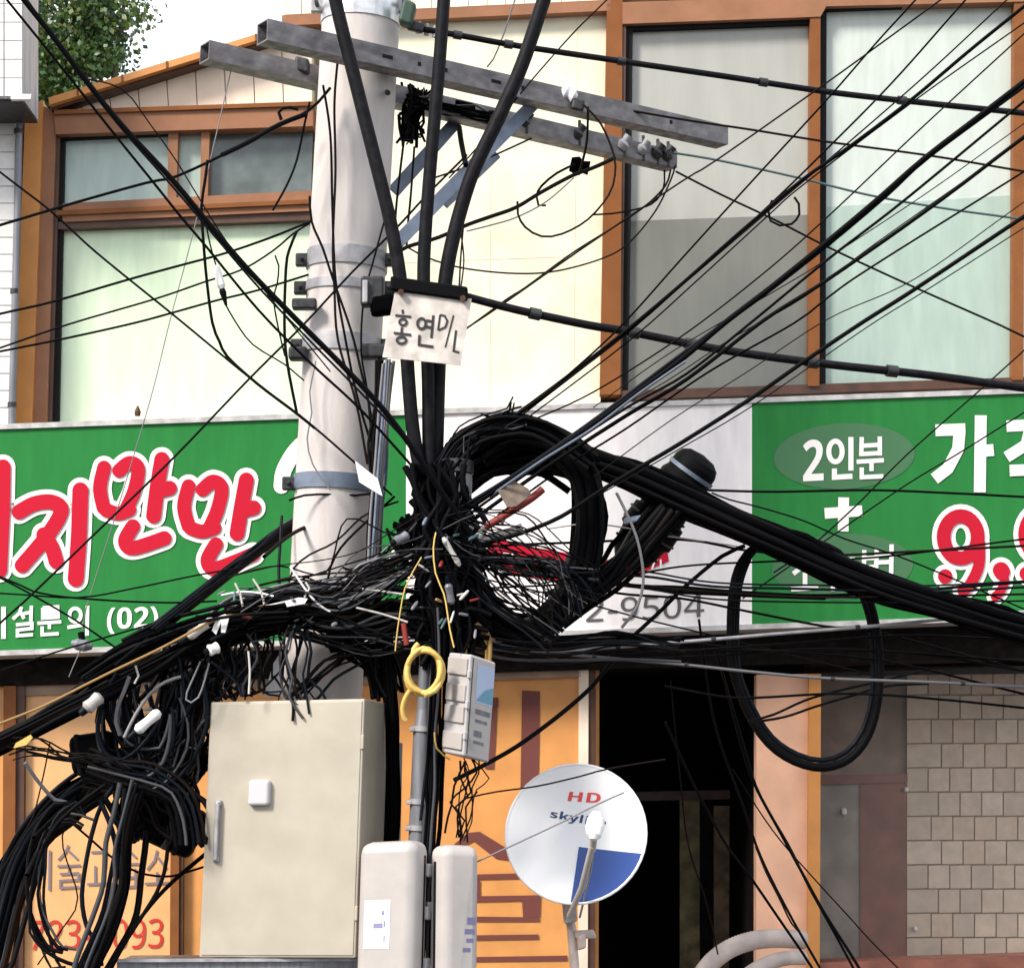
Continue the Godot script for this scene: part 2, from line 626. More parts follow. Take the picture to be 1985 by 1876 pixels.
func building() -> void:
	var b := thing("shop_building", "cream and orange two storey shop building with brown window frames", "building")
	# masses behind the facade
	slab(b, "wall", M.cream, 600, -700, 2420, 1229, -0.32, 3.6)
	prism(b, "wall", M.cream, [98, 230, 606, 214, 606, 1245, 60, 1262], -0.32, 2.2)
	slab(b, "wall", M.cream, 30, 792, 2420, 1226, -0.02, 0.28)
	# cream wall beside the pole, the ledge and the tiled wall above it
	prism(b, "wall", M.cream, [640, 44, 1180, 18, 1164, 782, 640, 798], 0.0, 0.3)
	prism(b, "wall_seam", M.cream_seam, [1117, 20, 1119.5, 20, 1112, 780, 1109.5, 780], 0.0015, 0.004)
	prism(b, "wall_seam", M.cream_seam, [650, 512, 1116, 495, 1116, 497, 650, 514], 0.0012, 0.004)
	prism(b, "wall_seam", M.cream_seam, [950, 30, 952, 30, 950, 780, 948, 780], 0.0015, 0.004)
	slab(b, "ledge", M.brown_light, 546, 9, 1184, 29, 0.06, 0.3, -0.046)
	var up := slab(b, "upper_wall", M.grout, 548, -700, 2420, 9, 0.018, 0.3, -0.046)
	for r in 3:
		for k in 18:
			var x := 549.0 + k * 36.0
			slab(up, "tile", M.upper_tile, x, 8.0 - 37.0 * (r + 1) + 2.0, x + 34.4, 8.0 - 37.0 * r, 0.024 + rng.randf() * 0.001, 0.012, -0.046)
	# the large window of the upper floor
	var w := prism(b, "window_frame", M.brown, [1178, -60, 1207, -60, 1207, 12, 1203, 764, 1163, 764], 0.06, 0.2)
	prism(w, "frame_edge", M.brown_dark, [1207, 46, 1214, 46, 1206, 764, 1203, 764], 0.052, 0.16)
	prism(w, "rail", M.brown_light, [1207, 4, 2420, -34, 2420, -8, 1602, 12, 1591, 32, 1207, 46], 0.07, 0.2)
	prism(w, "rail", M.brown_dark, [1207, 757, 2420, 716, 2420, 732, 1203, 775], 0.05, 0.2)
	prism(w, "gasket_and_shade", M.gasket_and_shade, [1214, 46, 1227, 46, 1218, 757, 1206, 757], 0.034, 0.12)  # strips at jamb and head paint the frame's shadow along with the seal
	prism(w, "gasket_and_shade", M.gasket_and_shade, [1227, 45, 1571, 33, 1571, 45, 1227, 58], 0.034, 0.12)
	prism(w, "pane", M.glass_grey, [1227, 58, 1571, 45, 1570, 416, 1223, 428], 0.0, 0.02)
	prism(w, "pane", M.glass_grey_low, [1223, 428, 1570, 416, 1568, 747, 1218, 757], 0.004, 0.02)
	prism(w, "mullion", M.brown, [1571, 32, 1591, 32, 1589, 748, 1567, 748], 0.064, 0.18)
	prism(w, "gasket_and_shade", M.gasket_and_shade, [1591, 24, 1603, 24, 1601, 747, 1589, 747], 0.034, 0.12)
	prism(w, "gasket_and_shade", M.gasket_and_shade, [1603, 11, 1967, 0, 1967, 6, 1603, 19], 0.034, 0.12)
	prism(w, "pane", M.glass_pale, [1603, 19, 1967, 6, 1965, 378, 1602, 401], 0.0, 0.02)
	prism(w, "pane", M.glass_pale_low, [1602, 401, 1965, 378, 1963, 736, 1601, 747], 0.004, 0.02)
	prism(w, "mullion", M.brown, [1967, -12, 1988, -12, 1984, 736, 1963, 736], 0.064, 0.18)
	prism(w, "pane", M.glass_pale, [1988, -4, 2390, -18, 2390, 722, 1984, 736], 0.0, 0.02)
	prism(w, "mullion", M.brown, [2390, -30, 2420, -30, 2420, 722, 2390, 722], 0.064, 0.18)
	# the lean-to: corner post, window rows, gable and roof
	prism(b, "corner_post", M.orange_trim, [49, 196, 83, 196, 61, 822, 24, 825], 0.09, 0.3)
	var l := prism(b, "window_frame", M.brown_light, [83, 205, 104, 215, 107, 262, 90, 818, 61, 820], 0.07, 0.25)
	prism(l, "lintel", M.brown_light, [104, 217, 606, 202, 606, 244, 107, 260], 0.085, 0.25)
	prism(l, "lintel_lip", M.brown, [104, 213, 606, 196, 606, 204, 104, 221], 0.10, 0.1)
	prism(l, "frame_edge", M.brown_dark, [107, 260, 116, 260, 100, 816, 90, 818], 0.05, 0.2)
	prism(l, "gasket_and_shade", M.gasket_and_shade, [116, 260, 125, 260, 113, 816, 100, 816], 0.03, 0.12)  # seal drawn wide to hold the shadow line beside and above the pane
	prism(l, "gasket_and_shade", M.gasket_and_shade, [125, 260, 326, 251, 326, 261, 125, 270], 0.03, 0.12)
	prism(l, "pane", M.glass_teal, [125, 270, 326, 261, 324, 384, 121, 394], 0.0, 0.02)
	prism(l, "mullion", M.brown_light, [326, 252, 345, 252, 341, 384, 324, 385], 0.055, 0.18)
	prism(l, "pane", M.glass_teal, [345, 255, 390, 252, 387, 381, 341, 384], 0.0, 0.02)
	prism(l, "mullion", M.brown_light, [390, 251, 406, 250, 402, 380, 387, 381], 0.055, 0.18)
	prism(l, "gasket_and_shade", M.gasket_and_shade, [406, 250, 606, 243, 606, 249, 406, 256], 0.03, 0.12)
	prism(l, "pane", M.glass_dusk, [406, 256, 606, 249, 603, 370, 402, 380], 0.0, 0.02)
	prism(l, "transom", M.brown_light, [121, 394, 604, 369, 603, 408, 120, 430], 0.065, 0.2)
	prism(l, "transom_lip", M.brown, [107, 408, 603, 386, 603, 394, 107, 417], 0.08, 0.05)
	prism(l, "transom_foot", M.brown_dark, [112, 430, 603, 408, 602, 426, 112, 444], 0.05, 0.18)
	prism(l, "pane", M.glass_mint, [113, 444, 602, 426, 586, 814, 103, 822], 0.0, 0.02)
	var g := prism(b, "gable", M.cream, [106, 212, 540, 72, 606, 62, 606, 200], 0.0, 0.2)
	var bot := [Vector2(104, 216), Vector2(606, 198)]
	for k in 9:
		var a := k / 9.0
		var c := (k + 1) / 9.0 - 0.004
		var t0: Vector2 = Vector2(100, 213).lerp(Vector2(548, 71), minf(a * 1.12, 1.0)) + Vector2(58, -8) * maxf(a * 1.12 - 1.0, 0.0) * 8.3
		var t1: Vector2 = Vector2(100, 213).lerp(Vector2(548, 71), minf(c * 1.12, 1.0)) + Vector2(58, -8) * maxf(c * 1.12 - 1.0, 0.0) * 8.3
		var b0: Vector2 = bot[0].lerp(bot[1], a)
		var b1: Vector2 = bot[0].lerp(bot[1], c)
		prism(g, "panel", M.siding, [t0.x, t0.y, t1.x, t1.y, b1.x, b1.y, b0.x, b0.y], 0.02 + 0.001 * (k % 2), 0.02)
	var rf := prism(b, "roof", M.orange_trim, [93, 189, 548, 50, 548, 62, 95, 203], 0.14, 2.3)
	prism(rf, "eave_board", M.brown_dark, [97, 203, 548, 62, 548, 72, 99, 214], 0.10, 0.1)
	for k in 5:
		var p: Vector2 = Vector2(93, 189).lerp(Vector2(548, 50), 0.12 + 0.19 * k)
		prism(rf, "joint_cover", M.brown, [p.x, p.y - 1.5, p.x + 3, p.y - 2.5, p.x + 4, p.y + 11, p.x + 1, p.y + 12], 0.146, 0.05)
	# ground floor
	slab(b, "fascia", M.fascia, -330, 1226, 2420, 1302, 0.03, 0.3, -0.028)
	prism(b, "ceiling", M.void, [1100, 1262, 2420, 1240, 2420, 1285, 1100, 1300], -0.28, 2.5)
	prism(b, "shop_panel", M.orange_panel, [-330, 1334, 8, 1330, 2, FOOT, -330, FOOT], -0.02, 0.1)
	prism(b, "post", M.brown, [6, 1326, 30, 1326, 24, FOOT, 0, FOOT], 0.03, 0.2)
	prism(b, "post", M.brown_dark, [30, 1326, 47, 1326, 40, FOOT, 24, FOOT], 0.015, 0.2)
	prism(b, "panel_head", M.room_wall, [47, 1318, 1126, 1282, 1126, 1312, 47, 1348], 0.0, 0.1)
	var p1 := prism(b, "shop_panel", M.orange_panel_pale, [47, 1340, 333, 1330, 326, FOOT, 40, FOOT], -0.02, 0.1)
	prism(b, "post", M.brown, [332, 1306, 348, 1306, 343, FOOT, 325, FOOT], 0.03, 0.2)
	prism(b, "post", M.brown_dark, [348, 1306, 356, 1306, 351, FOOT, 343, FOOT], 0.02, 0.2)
	var p2 := prism(b, "shop_panel", M.orange_panel, [356, 1325, 1122, 1302, 1120, FOOT, 351, FOOT], -0.02, 0.1)
	prism(b, "door_frame", M.siding, [1122, 1298, 1141, 1297, 1138, FOOT, 1120, FOOT], 0.0, 0.2)
	prism(b, "door_frame", M.brown_dark, [1141, 1297, 1155, 1297, 1152, FOOT, 1138, FOOT], -0.01, 0.2)
	prism(b, "door_frame", M.orange_trim, [1155, 1297, 1162, 1297, 1159, FOOT, 1152, FOOT], -0.03, 0.1)
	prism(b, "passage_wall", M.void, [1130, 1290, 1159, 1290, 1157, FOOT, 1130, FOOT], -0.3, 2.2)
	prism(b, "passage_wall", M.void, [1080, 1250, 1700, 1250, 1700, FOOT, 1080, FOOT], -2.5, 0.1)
	var d := prism(b, "inner_door", M.olive, [1318, 1548, 1360, 1548, 1360, FOOT, 1318, FOOT], -1.4, 0.04)
	prism(d, "door_leaf", M.dim_brown, [1384, 1562, 1468, 1560, 1468, FOOT, 1384, FOOT], -1.37, 0.04)
	prism(d, "door_bar", M.fascia, [1358, 1540, 1383, 1540, 1383, FOOT, 1358, FOOT], -1.36, 0.04)
	var led := prism(d, "door_head", M.brown_dark, [1160, 1536, 1470, 1530, 1470, 1548, 1160, 1554], -1.35, 0.06)
	prism(b, "passage_floor", M.paving, [1130, 2330, 1700, 2330, 1700, FOOT, 1130, FOOT], -0.2, 2.2)
	prism(b, "pillar", M.salmon, [1467, 1308, 1569, 1306, 1566, FOOT, 1465, FOOT], 0.0, 0.10)
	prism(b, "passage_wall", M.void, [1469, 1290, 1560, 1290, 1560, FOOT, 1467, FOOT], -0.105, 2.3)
	prism(b, "window_post", M.orange_trim, [1569, 1306, 1592, 1306, 1587, FOOT, 1563, FOOT], 0.04, 0.25)
	var s := prism(b, "shop_window", M.door_brown, [1588, 1866, 2420, 1840, 2420, 1902, 1588, 1926], 0.02, 0.25)
	var glass := mat("shop_glass", 0.3, 0.32, 0.32, 0.3)
	glass.transparency = BaseMaterial3D.TRANSPARENCY_ALPHA
	glass.albedo_color.a = 0.05
	glass.metallic_specular = 0.25
	prism(s, "pane", glass, [1590, 1304, 2400, 1276, 2400, 1842, 1586, 1868], -0.10, 0.006)
	prism(b, "wall", M.salmon, [1586, 1920, 2420, 1896, 2420, FOOT, 1584, FOOT], -0.01, 0.3)
	# the tiled room behind the shop window
	var rm := prism(b, "room_wall", M.room_wall, [1560, 1230, 2500, 1200, 2500, 2300, 1560, 2300], -1.0, 0.2)
	prism(rm, "door_head", M.door_brown, [1586, 1502, 1760, 1500, 1760, 1516, 1586, 1520], -0.94, 0.06)
	prism(rm, "door_leaf", M.door_grey, [1580, 1520, 1668, 1518, 1668, 2300, 1580, 2300], -0.97, 0.04)
	prism(rm, "door_leaf", M.door_brown, [1668, 1518, 1758, 1516, 1757, 2300, 1668, 2300], -0.96, 0.04)
	prism(b, "room_floor", M.door_grey, [1560, 2290, 2500, 2290, 2500, 2310, 1560, 2310], -0.12, 1.0)
	var tw := prism(b, "tiled_wall", M.joint, [1758, 1300, 2500, 1280, 2500, 2280, 1757, 2280], -0.975, 0.03)
	for r in 13:
		var y := 1300.0 + r * 47.0
		for k in 13:
			var x = 1759.0 + k * 42.0 + ([0.0, 20.0, 6.0, 26.0][r % 4] if k > 0 else 0.0)
			var x1 = 1759.0 + (k + 1) * 42.0 + [0.0, 20.0, 6.0, 26.0][r % 4] - 2.6
			if x1 - x < 12.0: continue
			prism(tw, "tile", [M.room_tile, M.room_tile_pale, M.room_tile_warm, M.room_tile_dull, M.room_tile][rng.randi() % 5], [x, y + 2, x1, y + 1, x1, y + 45.0, x, y + 46.0], -0.966 + rng.randf() * 0.003, 0.012)
	for q in [[1636, 1573, 6.5], [1757, 1530, 5.0], [1774, 1800, 5.0]]:  # small white spots on the room wall, built as rounded knobs
		var h := at(q[0], q[1], -0.94)
		var hk := start()
		add_rbox(hk, h, Vector3(metres(q[2], 0) * 2, 0, 0), Vector3(0, metres(q[2], 0) * 2.4, 0), Vector3(0, 0, 0.03), 0.012)
		put(hk.commit(), "hook", M.white_print, rm)
	# writing on the ground floor panels
	var gp = M.blue_grey_print
	glyph(p1, gp, [[60, 1662, 82, 1661, 76, 1690, 64, 1708], [96, 1648, 95, 1726]], [], 5, -0.015)
	glyph(p1, gp, [[132, 1638, 126, 1652, 112, 1667], [131, 1648, 150, 1666], [110, 1679, 156, 1677], [133, 1680, 133, 1693], [115, 1694, 151, 1692, 151, 1705, 116, 1707, 116, 1721, 153, 1719]], [], 4.6, -0.015)
	glyph(p1, gp, [[176, 1652, 205, 1651, 203, 1682], [184, 1678, 184, 1712], [199, 1686, 199, 1712], [168, 1714, 216, 1712]], [], 4.6, -0.015)
	glyph(p1, gp, [[246, 1638, 240, 1652, 228, 1665], [246, 1646, 264, 1663], [224, 1676, 269, 1674], [232, 1684, 232, 1720], [262, 1683, 262, 1719], [232, 1701, 262, 1700], [232, 1719, 262, 1718]], [], 4.6, -0.015)
	glyph(p1, gp, [[304, 1648, 299, 1668, 285, 1686], [304, 1660, 322, 1684], [304, 1690, 304, 1710], [280, 1713, 327, 1711]], [], 4.6, -0.015)
	words(p1, M.phone_red, "723-4093", reg, [58, 1784, 316, 1780, 315, 1838, 56, 1842], func(x, y): return at(x, y, -0.0145), "phone_number")
	var br = M.plum_print
	prism(p2, "letter", br, [1012, 1338, 1047, 1340, 1043, 1530, 1009, 1528], -0.015, 0.0)
	prism(p2, "letter", br, [925, 1352, 966, 1352, 966, 1370, 925, 1370], -0.0145, 0.0)
	prism(p2, "letter", br, [950, 1360, 965, 1360, 957, 1490, 940, 1490], -0.015, 0.0)
	prism(p2, "letter", br, [906, 1614, 930, 1612, 992, 1650, 992, 1668, 962, 1664, 918, 1630, 890, 1644, 872, 1644], -0.015, 0.0)
	for q in [[870, 1696, 1030, 1692, 1030, 1702, 870, 1706], [918, 1737, 1048, 1735, 1048, 1745, 918, 1748], [1012, 1746, 1048, 1745, 1047, 1777, 1014, 1778], [900, 1776, 1046, 1778, 1046, 1786, 900, 1786], [900, 1813, 1044, 1811, 1044, 1820, 900, 1822], [900, 1786, 918, 1786, 918, 1813, 900, 1813], [900, 1855, 1100, 1852, 1100, 1862, 900, 1864], [916, 1706, 931, 1706, 931, 1737, 917, 1737]]:
		prism(p2, "letter", br, q, -0.015 + rng.randf() * 0.001, 0.0)


func sign_board() -> void:
	var b := thing("shop_sign", "long green and white shop signboard above the ground floor", "sign")
	slab(b, "panel", M.sign_green, -330, 797, 787, 1226, 0.25, 0.26)
	slab(b, "panel", M.sign_white, 787, 797, 1458, 1226, 0.25, 0.26)
	slab(b, "panel", M.sign_green, 1458, 797, 2380, 1226, 0.25, 0.26)
	slab(b, "trim", M.sign_trim, -330, 787, 2380, 797, 0.262, 0.27)
	slab(b, "trim", M.sign_trim, -330, 1226, 2380, 1236, 0.262, 0.27)
	var z := 0.254
	var R = M.red
	var W = M.white_print
	outlined(b, R, W, [[5, 905, 3, 1000, -2, 1105]], [], 30, 9, z)
	outlined(b, R, W, [[-90, 960, -40, 955, -45, 1000], [-80, 1050, -20, 1040]], [], 28, 9, z)
	outlined(b, R, W, [[36, 992, 66, 976, 100, 973, 118, 990, 92, 1036, 42, 1096], [84, 1036, 100, 1062, 108, 1088]], [], 29, 9, z)
	outlined(b, R, W, [[155, 950, 152, 1040, 146, 1122]], [], 31, 9, z)
	outlined(b, R, W, [[201, 906, 193, 946, 200, 984], [230, 912, 250, 897, 267, 908, 260, 950, 244, 986], [204, 988, 228, 995, 250, 988]], [], 27, 9, z)
	outlined(b, R, W, [[313, 890, 304, 945, 297, 1000], [304, 952, 328, 946]], [], 29, 9, z)
	outlined(b, R, W, [[257, 1020, 242, 1048, 258, 1062, 318, 1043]], [], 28, 9, z)
	outlined(b, R, W, [[365, 942, 356, 982, 365, 1020], [392, 949, 412, 933, 429, 946, 421, 988, 407, 1020], [368, 1023, 391, 1030, 415, 1023]], [], 27, 9, z)
	outlined(b, R, W, [[477, 930, 467, 985, 459, 1034], [468, 990, 491, 984]], [], 29, 9, z)
	outlined(b, R, W, [[418, 1055, 402, 1085, 414, 1102, 452, 1090, 490, 1074]], [], 28, 9, z)
	glyph(b, W, [[583, 862, 566, 882, 549, 914, 545, 942]], [], 30, z, true, true, "brush_mark")
	glyph(b, W, [[600, 1016, 566, 1028]], [], 16, z, true, true, "brush_mark")
	glyph(b, W, [[746, 872, 743, 935]], [], 9, z, true, true, "brush_mark")
	glyph(b, W, [[748, 1110, 790, 1012]], [], 12, z, true, true, "brush_mark")
	glyph(b, W, [[6, 1176, 6, 1238], [-12, 1182, -14, 1220]], [], 9, z)
	glyph(b, W, [[41, 1176, 37, 1188, 24, 1200], [39, 1186, 46, 1199], [45, 1189, 58, 1187], [60, 1174, 59, 1204], [30, 1211, 61, 1208, 61, 1218, 33, 1221, 33, 1232, 63, 1230]], [], 6.5, z)
	glyph(b, W, [[82, 1178, 111, 1176, 112, 1196, 82, 1198, 82, 1178], [72, 1208, 118, 1205], [95, 1207, 95, 1219], [81, 1214, 81, 1230, 113, 1228]], [], 6.5, z)
	glyph(b, W, [[130, 1216, 160, 1211], [169, 1174, 168, 1232]], [[145, 1192, 11, 13]], 7, z)
	words(b, W, "(02)", bold, [208, 1178, 306, 1175, 306, 1224, 206, 1229], func(x, y): return at(x, y, z))
	# the white middle panel: a red ribbon and a telephone number
	prism(b, "ribbon", M.red, [945, 1042, 1020, 1058, 1100, 1072, 1180, 1085, 1240, 1080, 1293, 1062, 1297, 1088, 1240, 1112, 1180, 1125, 1100, 1130, 1020, 1118, 950, 1095], z, 0.0)
	for k in 9:
		var x := 975.0 + k * 36.0
		var y := 1074.0 + 30.0 * sin((x - 944.0) / 346.0 * 2.6)
		glyph(b, W, [[x, y - 8, x + 12, y - 7], [x + 6, y - 6, x + 1, y + 9], [x + 18, y - 10, x + 18, y + 11]], [], 3.5, z + 0.004)
	words(b, M.grey_print, "2-9504", reg, [1138, 1160, 1366, 1150, 1365, 1196, 1136, 1206], func(x, y): return at(x, y, z))
	# the green price panel
	var oval := func(cx: float, cy: float):
		var p := PackedVector2Array()
		for k in 40:
			p.append(Vector2(cx + 137 * cos(TAU * k / 40), cy + 64 * sin(TAU * k / 40) - 5 * cos(TAU * k / 40)))
		var st := start()
		add_prism(st, p, z - 0.002, 0.0)
		put(st.commit(), "oval", M.sign_oval, b)
	oval.call(1637.0, 884.0)
	oval.call(1634.0, 1098.0)
	words(b, W, "2", bold, [1557, 853, 1597, 851, 1597, 931, 1557, 933], func(x, y): return at(x, y, z), "letter")
	glyph(b, W, [[1650, 847, 1650, 912], [1618, 908, 1618, 925, 1653, 923]], [[1620, 875, 13, 20]], 10, z)
	glyph(b, W, [[1671, 847, 1670, 884], [1706, 846, 1706, 883], [1671, 864, 1706, 862], [1671, 880, 1706, 878], [1661, 895, 1714, 892], [1690, 894, 1690, 913], [1671, 906, 1671, 925, 1713, 923]], [], 8.5, z)
	glyph(b, W, [[1599, 995, 1672, 990], [1636, 964, 1635, 1030]], [], 21, z)
	glyph(b, W, [[1563, 1082, 1556, 1098, 1538, 1112], [1562, 1094, 1585, 1109], [1561, 1110, 1561, 1138], [1534, 1142, 1587, 1139]], [], 9, z)
	glyph(b, W, [[1598, 1088, 1632, 1086], [1616, 1088, 1598, 1112], [1614, 1096, 1633, 1111], [1592, 1123, 1638, 1121], [1615, 1122, 1615, 1146]], [], 8.5, z)
	glyph(b, W, [[1653, 1080, 1652, 1142]], [], 10, z)
	glyph(b, W, [[1676, 1066, 1675, 1102], [1700, 1065, 1699, 1101], [1676, 1082, 1700, 1081], [1676, 1100, 1700, 1098], [1729, 1055, 1728, 1112], [1703, 1076, 1728, 1075], [1703, 1090, 1728, 1089]], [[1708, 1128, 20, 13]], 8.5, z)
	glyph(b, W, [[1814, 834, 1872, 832], [1861, 834, 1858, 870, 1838, 908, 1812, 928], [1902, 805, 1900, 954], [1906, 874, 1927, 872]], [], 23, z)
	glyph(b, W, [[1952, 826, 2010, 823], [1999, 826, 1990, 862, 1952, 886], [2050, 802, 2049, 890], [2014, 838, 2049, 836], [2014, 866, 2049, 864], [1958, 912, 2060, 908], [2049, 910, 2049, 958]], [], 22, z)
	for dx in [0.0, 158.0]:
		var st := start()
		var c := Vector2(1863 + dx, 1041 - dx * 0.035)
		add_ring(st, c, 33, 41, 27, z + 0.006)
		add_stroke(st, curve2(pairs([c.x + 36, c.y + 10, c.x + 35, c.y + 55, c.x + 18, c.y + 92, c.x + 4, c.y + 103])), 22, z + 0.0064)
		add_ring(st, c + Vector2(-30, 76), 7, 7, 14, z + 0.0068)
		put(st.commit(), "digit", R, b)
		var so := start()
		add_ring(so, c, 33, 41, 46, z)
		add_stroke(so, curve2(pairs([c.x + 36, c.y + 10, c.x + 35, c.y + 55, c.x + 18, c.y + 92, c.x + 4, c.y + 103])), 40, z + 0.0004)
		add_ring(so, c + Vector2(-30, 76), 11.5, 11.5, 23, z + 0.0008)
		put(so.commit(), "digit_outline", W, b)
	outlined(b, R, W, [[1942, 1108, 1948, 1126, 1940, 1146, 1930, 1156]], [], 18, 8, z + 0.001)
	outlined(b, R, W, [[1941, 1105, 1943, 1108]], [], 32, 9, z + 0.002)
	# a little lamp hook standing on the frame
	var h := at(266, 806, 0.2)
	lathe(b, "hook", M.rust, h, h + Vector3(0, 0.045, 0), [[0.0, 0.012], [0.4, 0.014], [0.8, 0.007], [1.0, 0.002]], 8)


func neighbour() -> void:
	var b := thing("neighbouring_building", "white tiled neighbouring building with grey bay and rainwater pipe", "building")
	var w := prism(b, "wall", M.grout, [-480, 150, 30, 150, 12, 1225, -480, 1225], 0.20, 2.0)
	for r in 22:
		for k in 3:
			var y := 196.0 + r * 33.0
			var x := 30.0 - (y - 150.0) * 0.0105 - 33.0 * (k + 1)
			prism(w, "tile", M.tile_white, [x + 1.2, y + 1, x + 31.8, y + 1, x + 31.6, y + 31.8, x + 1.0, y + 31.8], 0.206 + rng.randf() * 0.001, 0.012)
	var bay := prism(b, "bay", M.bay, [-480, -700, 45, -700, 43, 190, -480, 190], 0.54, 0.32)
	for r in 8:
		for k in 2:
			var y := 186.0 - r * 36.0
			var x := 43.0 - 36.0 * (k + 1)
			prism(bay, "tile", M.tile_white, [x + 1.2, y - 34.4, x + 34.8, y - 34.4, x + 34.8, y, x + 1.2, y], 0.546 + rng.randf() * 0.001, 0.012)
	prism(bay, "bay_shade_strip", M.dark_metal, [-480, 190, 43, 190, 43, 198, -480, 198], 0.52, 0.30)  # dark strip painting the shade beneath the overhanging bay
	prism(bay, "bay_ledge", M.tile_white, [20, 182, 60, 182, 58, 192, 20, 192], 0.56, 0.03)
	var pp := tube(b, "rainwater_pipe", M.pipe_grey, [at(37, 196, 0.222), at(33, 420, 0.222), at(22, 830, 0.222), at(12, 1220, 0.222)], metres(7.5, 0.22), 12)
	for y in [250.0, 560.0, 780.0]:
		var x = 36.0 - (y - 200.0) * 0.023
		tube(pp, "pipe_clip", M.dark_metal, [at(x, y, 0.222), at(x - 0.3, y + 9, 0.222)], metres(8.8, 0.22), 12)


func tree() -> void:
	var t := thing("tree", "leafy green tree rising behind the gabled lean-to roof", "tree", Vector3(at(120, 0, -5.5).x, 0, -5.5))
	var r := RandomNumberGenerator.new()
	r.seed = 9
	var base := Vector3(t.position.x, 0, -5.5)
	tube(t, "trunk", M.bark, [base, base + Vector3(0.05, 2.0, 0), base + Vector3(-0.04, 4.0, 0.05), base + Vector3(0.06, 5.6, 0)], 0.09, 10)
	var clumps := []
	for k in 170:
		var px := 60.0 + r.randf() * 250.0
		var py := -330.0 + r.randf() * 540.0
		if px > 250.0 and py > 60.0 and r.randf() < 0.5: continue
		if px > 170.0 and py > 120.0: continue
		if px > 215.0 and r.randf() < 0.66: continue
		clumps.append(at(px, py, -5.5 + r.randf_range(-0.45, 0.45)))
	for k in 9:
		var c: Vector3 = clumps[k * 7 % clumps.size()]
		var from := base + Vector3(0.02, 3.9 + 0.16 * k, 0)
		tube(t, "branch", M.bark, [from, from.lerp(c, 0.5) + Vector3(0, 0.1, 0), c], 0.014, 6)
	for m in 4:
		var st := start()
		for ci in clumps.size():
			if ci % 4 != m and r.randf() < 0.6: continue
			for j in 105:
				var p: Vector3 = clumps[ci] + Vector3(r.randfn(), r.randfn(), r.randfn()) * 0.075
				var d := Vector3(r.randfn(), r.randfn() - 0.6, r.randfn()).normalized()
				var s := d.cross(Vector3(r.randfn(), r.randfn(), r.randfn())).normalized()
				var n := d.cross(s).normalized()
				var len := r.randf_range(0.03, 0.058)
				var a := p - s * len * 0.36 + d * len * 0.5
				var b := p + s * len * 0.36 + d * len * 0.5
				var e := p + d * len
				var n2 := (n + Vector3(0, 0.35, 0)).normalized()
				tri(st, p, a, b, n2, n2, n2)
				tri(st, a, e, b, n2, n2, n2)
		put(st.commit(), "foliage", M["leaf%d" % m], t).set_meta("kind", "stuff")


# ---------------------------------------------------------------- the pole and what is bolted to it
const POLE_Z := 1.5

func shaft(y: float) -> Vector3:
	var a := at(693, 150, POLE_Z)
	var b := at(639, 1100, POLE_Z)
	return a.lerp(b, (y - 150.0) / 950.0)


func pole() -> void:
	var a := shaft(-420)
	var b := shaft(1100)
	var foot := a.lerp(b, a.y / (a.y - b.y))
	var o := thing("utility_pole", "leaning pale concrete utility pole with steel bands", "pole", foot)
	lathe(o, "shaft", M.concrete, foot, a, [[0.0, 0.150], [0.35, 0.1435], [1.0, 0.149], [1.0, 0.0]], 40)
	for q in [[497, 532, "galvanised"], [560, 578, "galvanised"], [664, 697, "galvanised"], [929, 958, "brace_blue"], [-20, 46, "shiny_band"]]:
		var band := lathe(o, "steel_band", M[q[2]], shaft(q[0]), shaft(q[1]), [[0.0, 0.140], [0.0, 0.1525], [1.0, 0.1525], [1.0, 0.140]], 36)
		var mid := shaft((q[0] + q[1]) * 0.5)
		for s in [-1.0, 1.0]:
			var c := mid + Vector3(s * 0.165, 0, 0.03)
			rbox(band, "clamp_ear", M.dark_metal if q[0] > 0 else M.galvanised, c, Vector3(0.05, 0, 0), Vector3(0, 0.05, 0), Vector3(0, 0, 0.03), 0.006)
			tube(band, "bolt", M.dark_metal, [c + Vector3(0, 0, -0.06), c + Vector3(0, 0, 0.06)], 0.008, 8)
	# dark brackets beside the bands
	rbox(o, "bracket", M.dark_metal, at(722, 566, 1.72), Vector3(0.085, 0, 0), Vector3(0, 0.11, 0), Vector3(0, 0, 0.06), 0.01)
	rbox(o, "bracket", M.galvanised, at(708, 566, 1.755), Vector3(0.02, 0, 0), Vector3(0, 0.085, 0), Vector3(0, 0, 0.03), 0.005)
	rbox(o, "bracket", M.dark_metal, at(590, 590, 1.66), Vector3(0.09, 0, 0), Vector3(0, 0.04, 0), Vector3(0, 0, 0.05), 0.008)
	rbox(o, "bracket", M.dark_metal, at(578, 686, 1.60), Vector3(0.07, 0, 0), Vector3(0, 0.05, 0), Vector3(0, 0, 0.06), 0.012)
	rbox(o, "bracket", M.dark_metal, at(725, 682, 1.66), Vector3(0.10, 0, 0), Vector3(0, 0.055, 0), Vector3(0, 0, 0.06), 0.012)
	rbox(o, "bracket", M.soot, at(742, 592, 1.72), Vector3(0.09, 0.01, 0), Vector3(0, 0.075, 0), Vector3(0, 0, 0.07), 0.02)
	tube(o, "step_bolt", M.dark_metal, [at(750, 178, 1.60), at(752, 180, 1.66)], 0.010, 8)


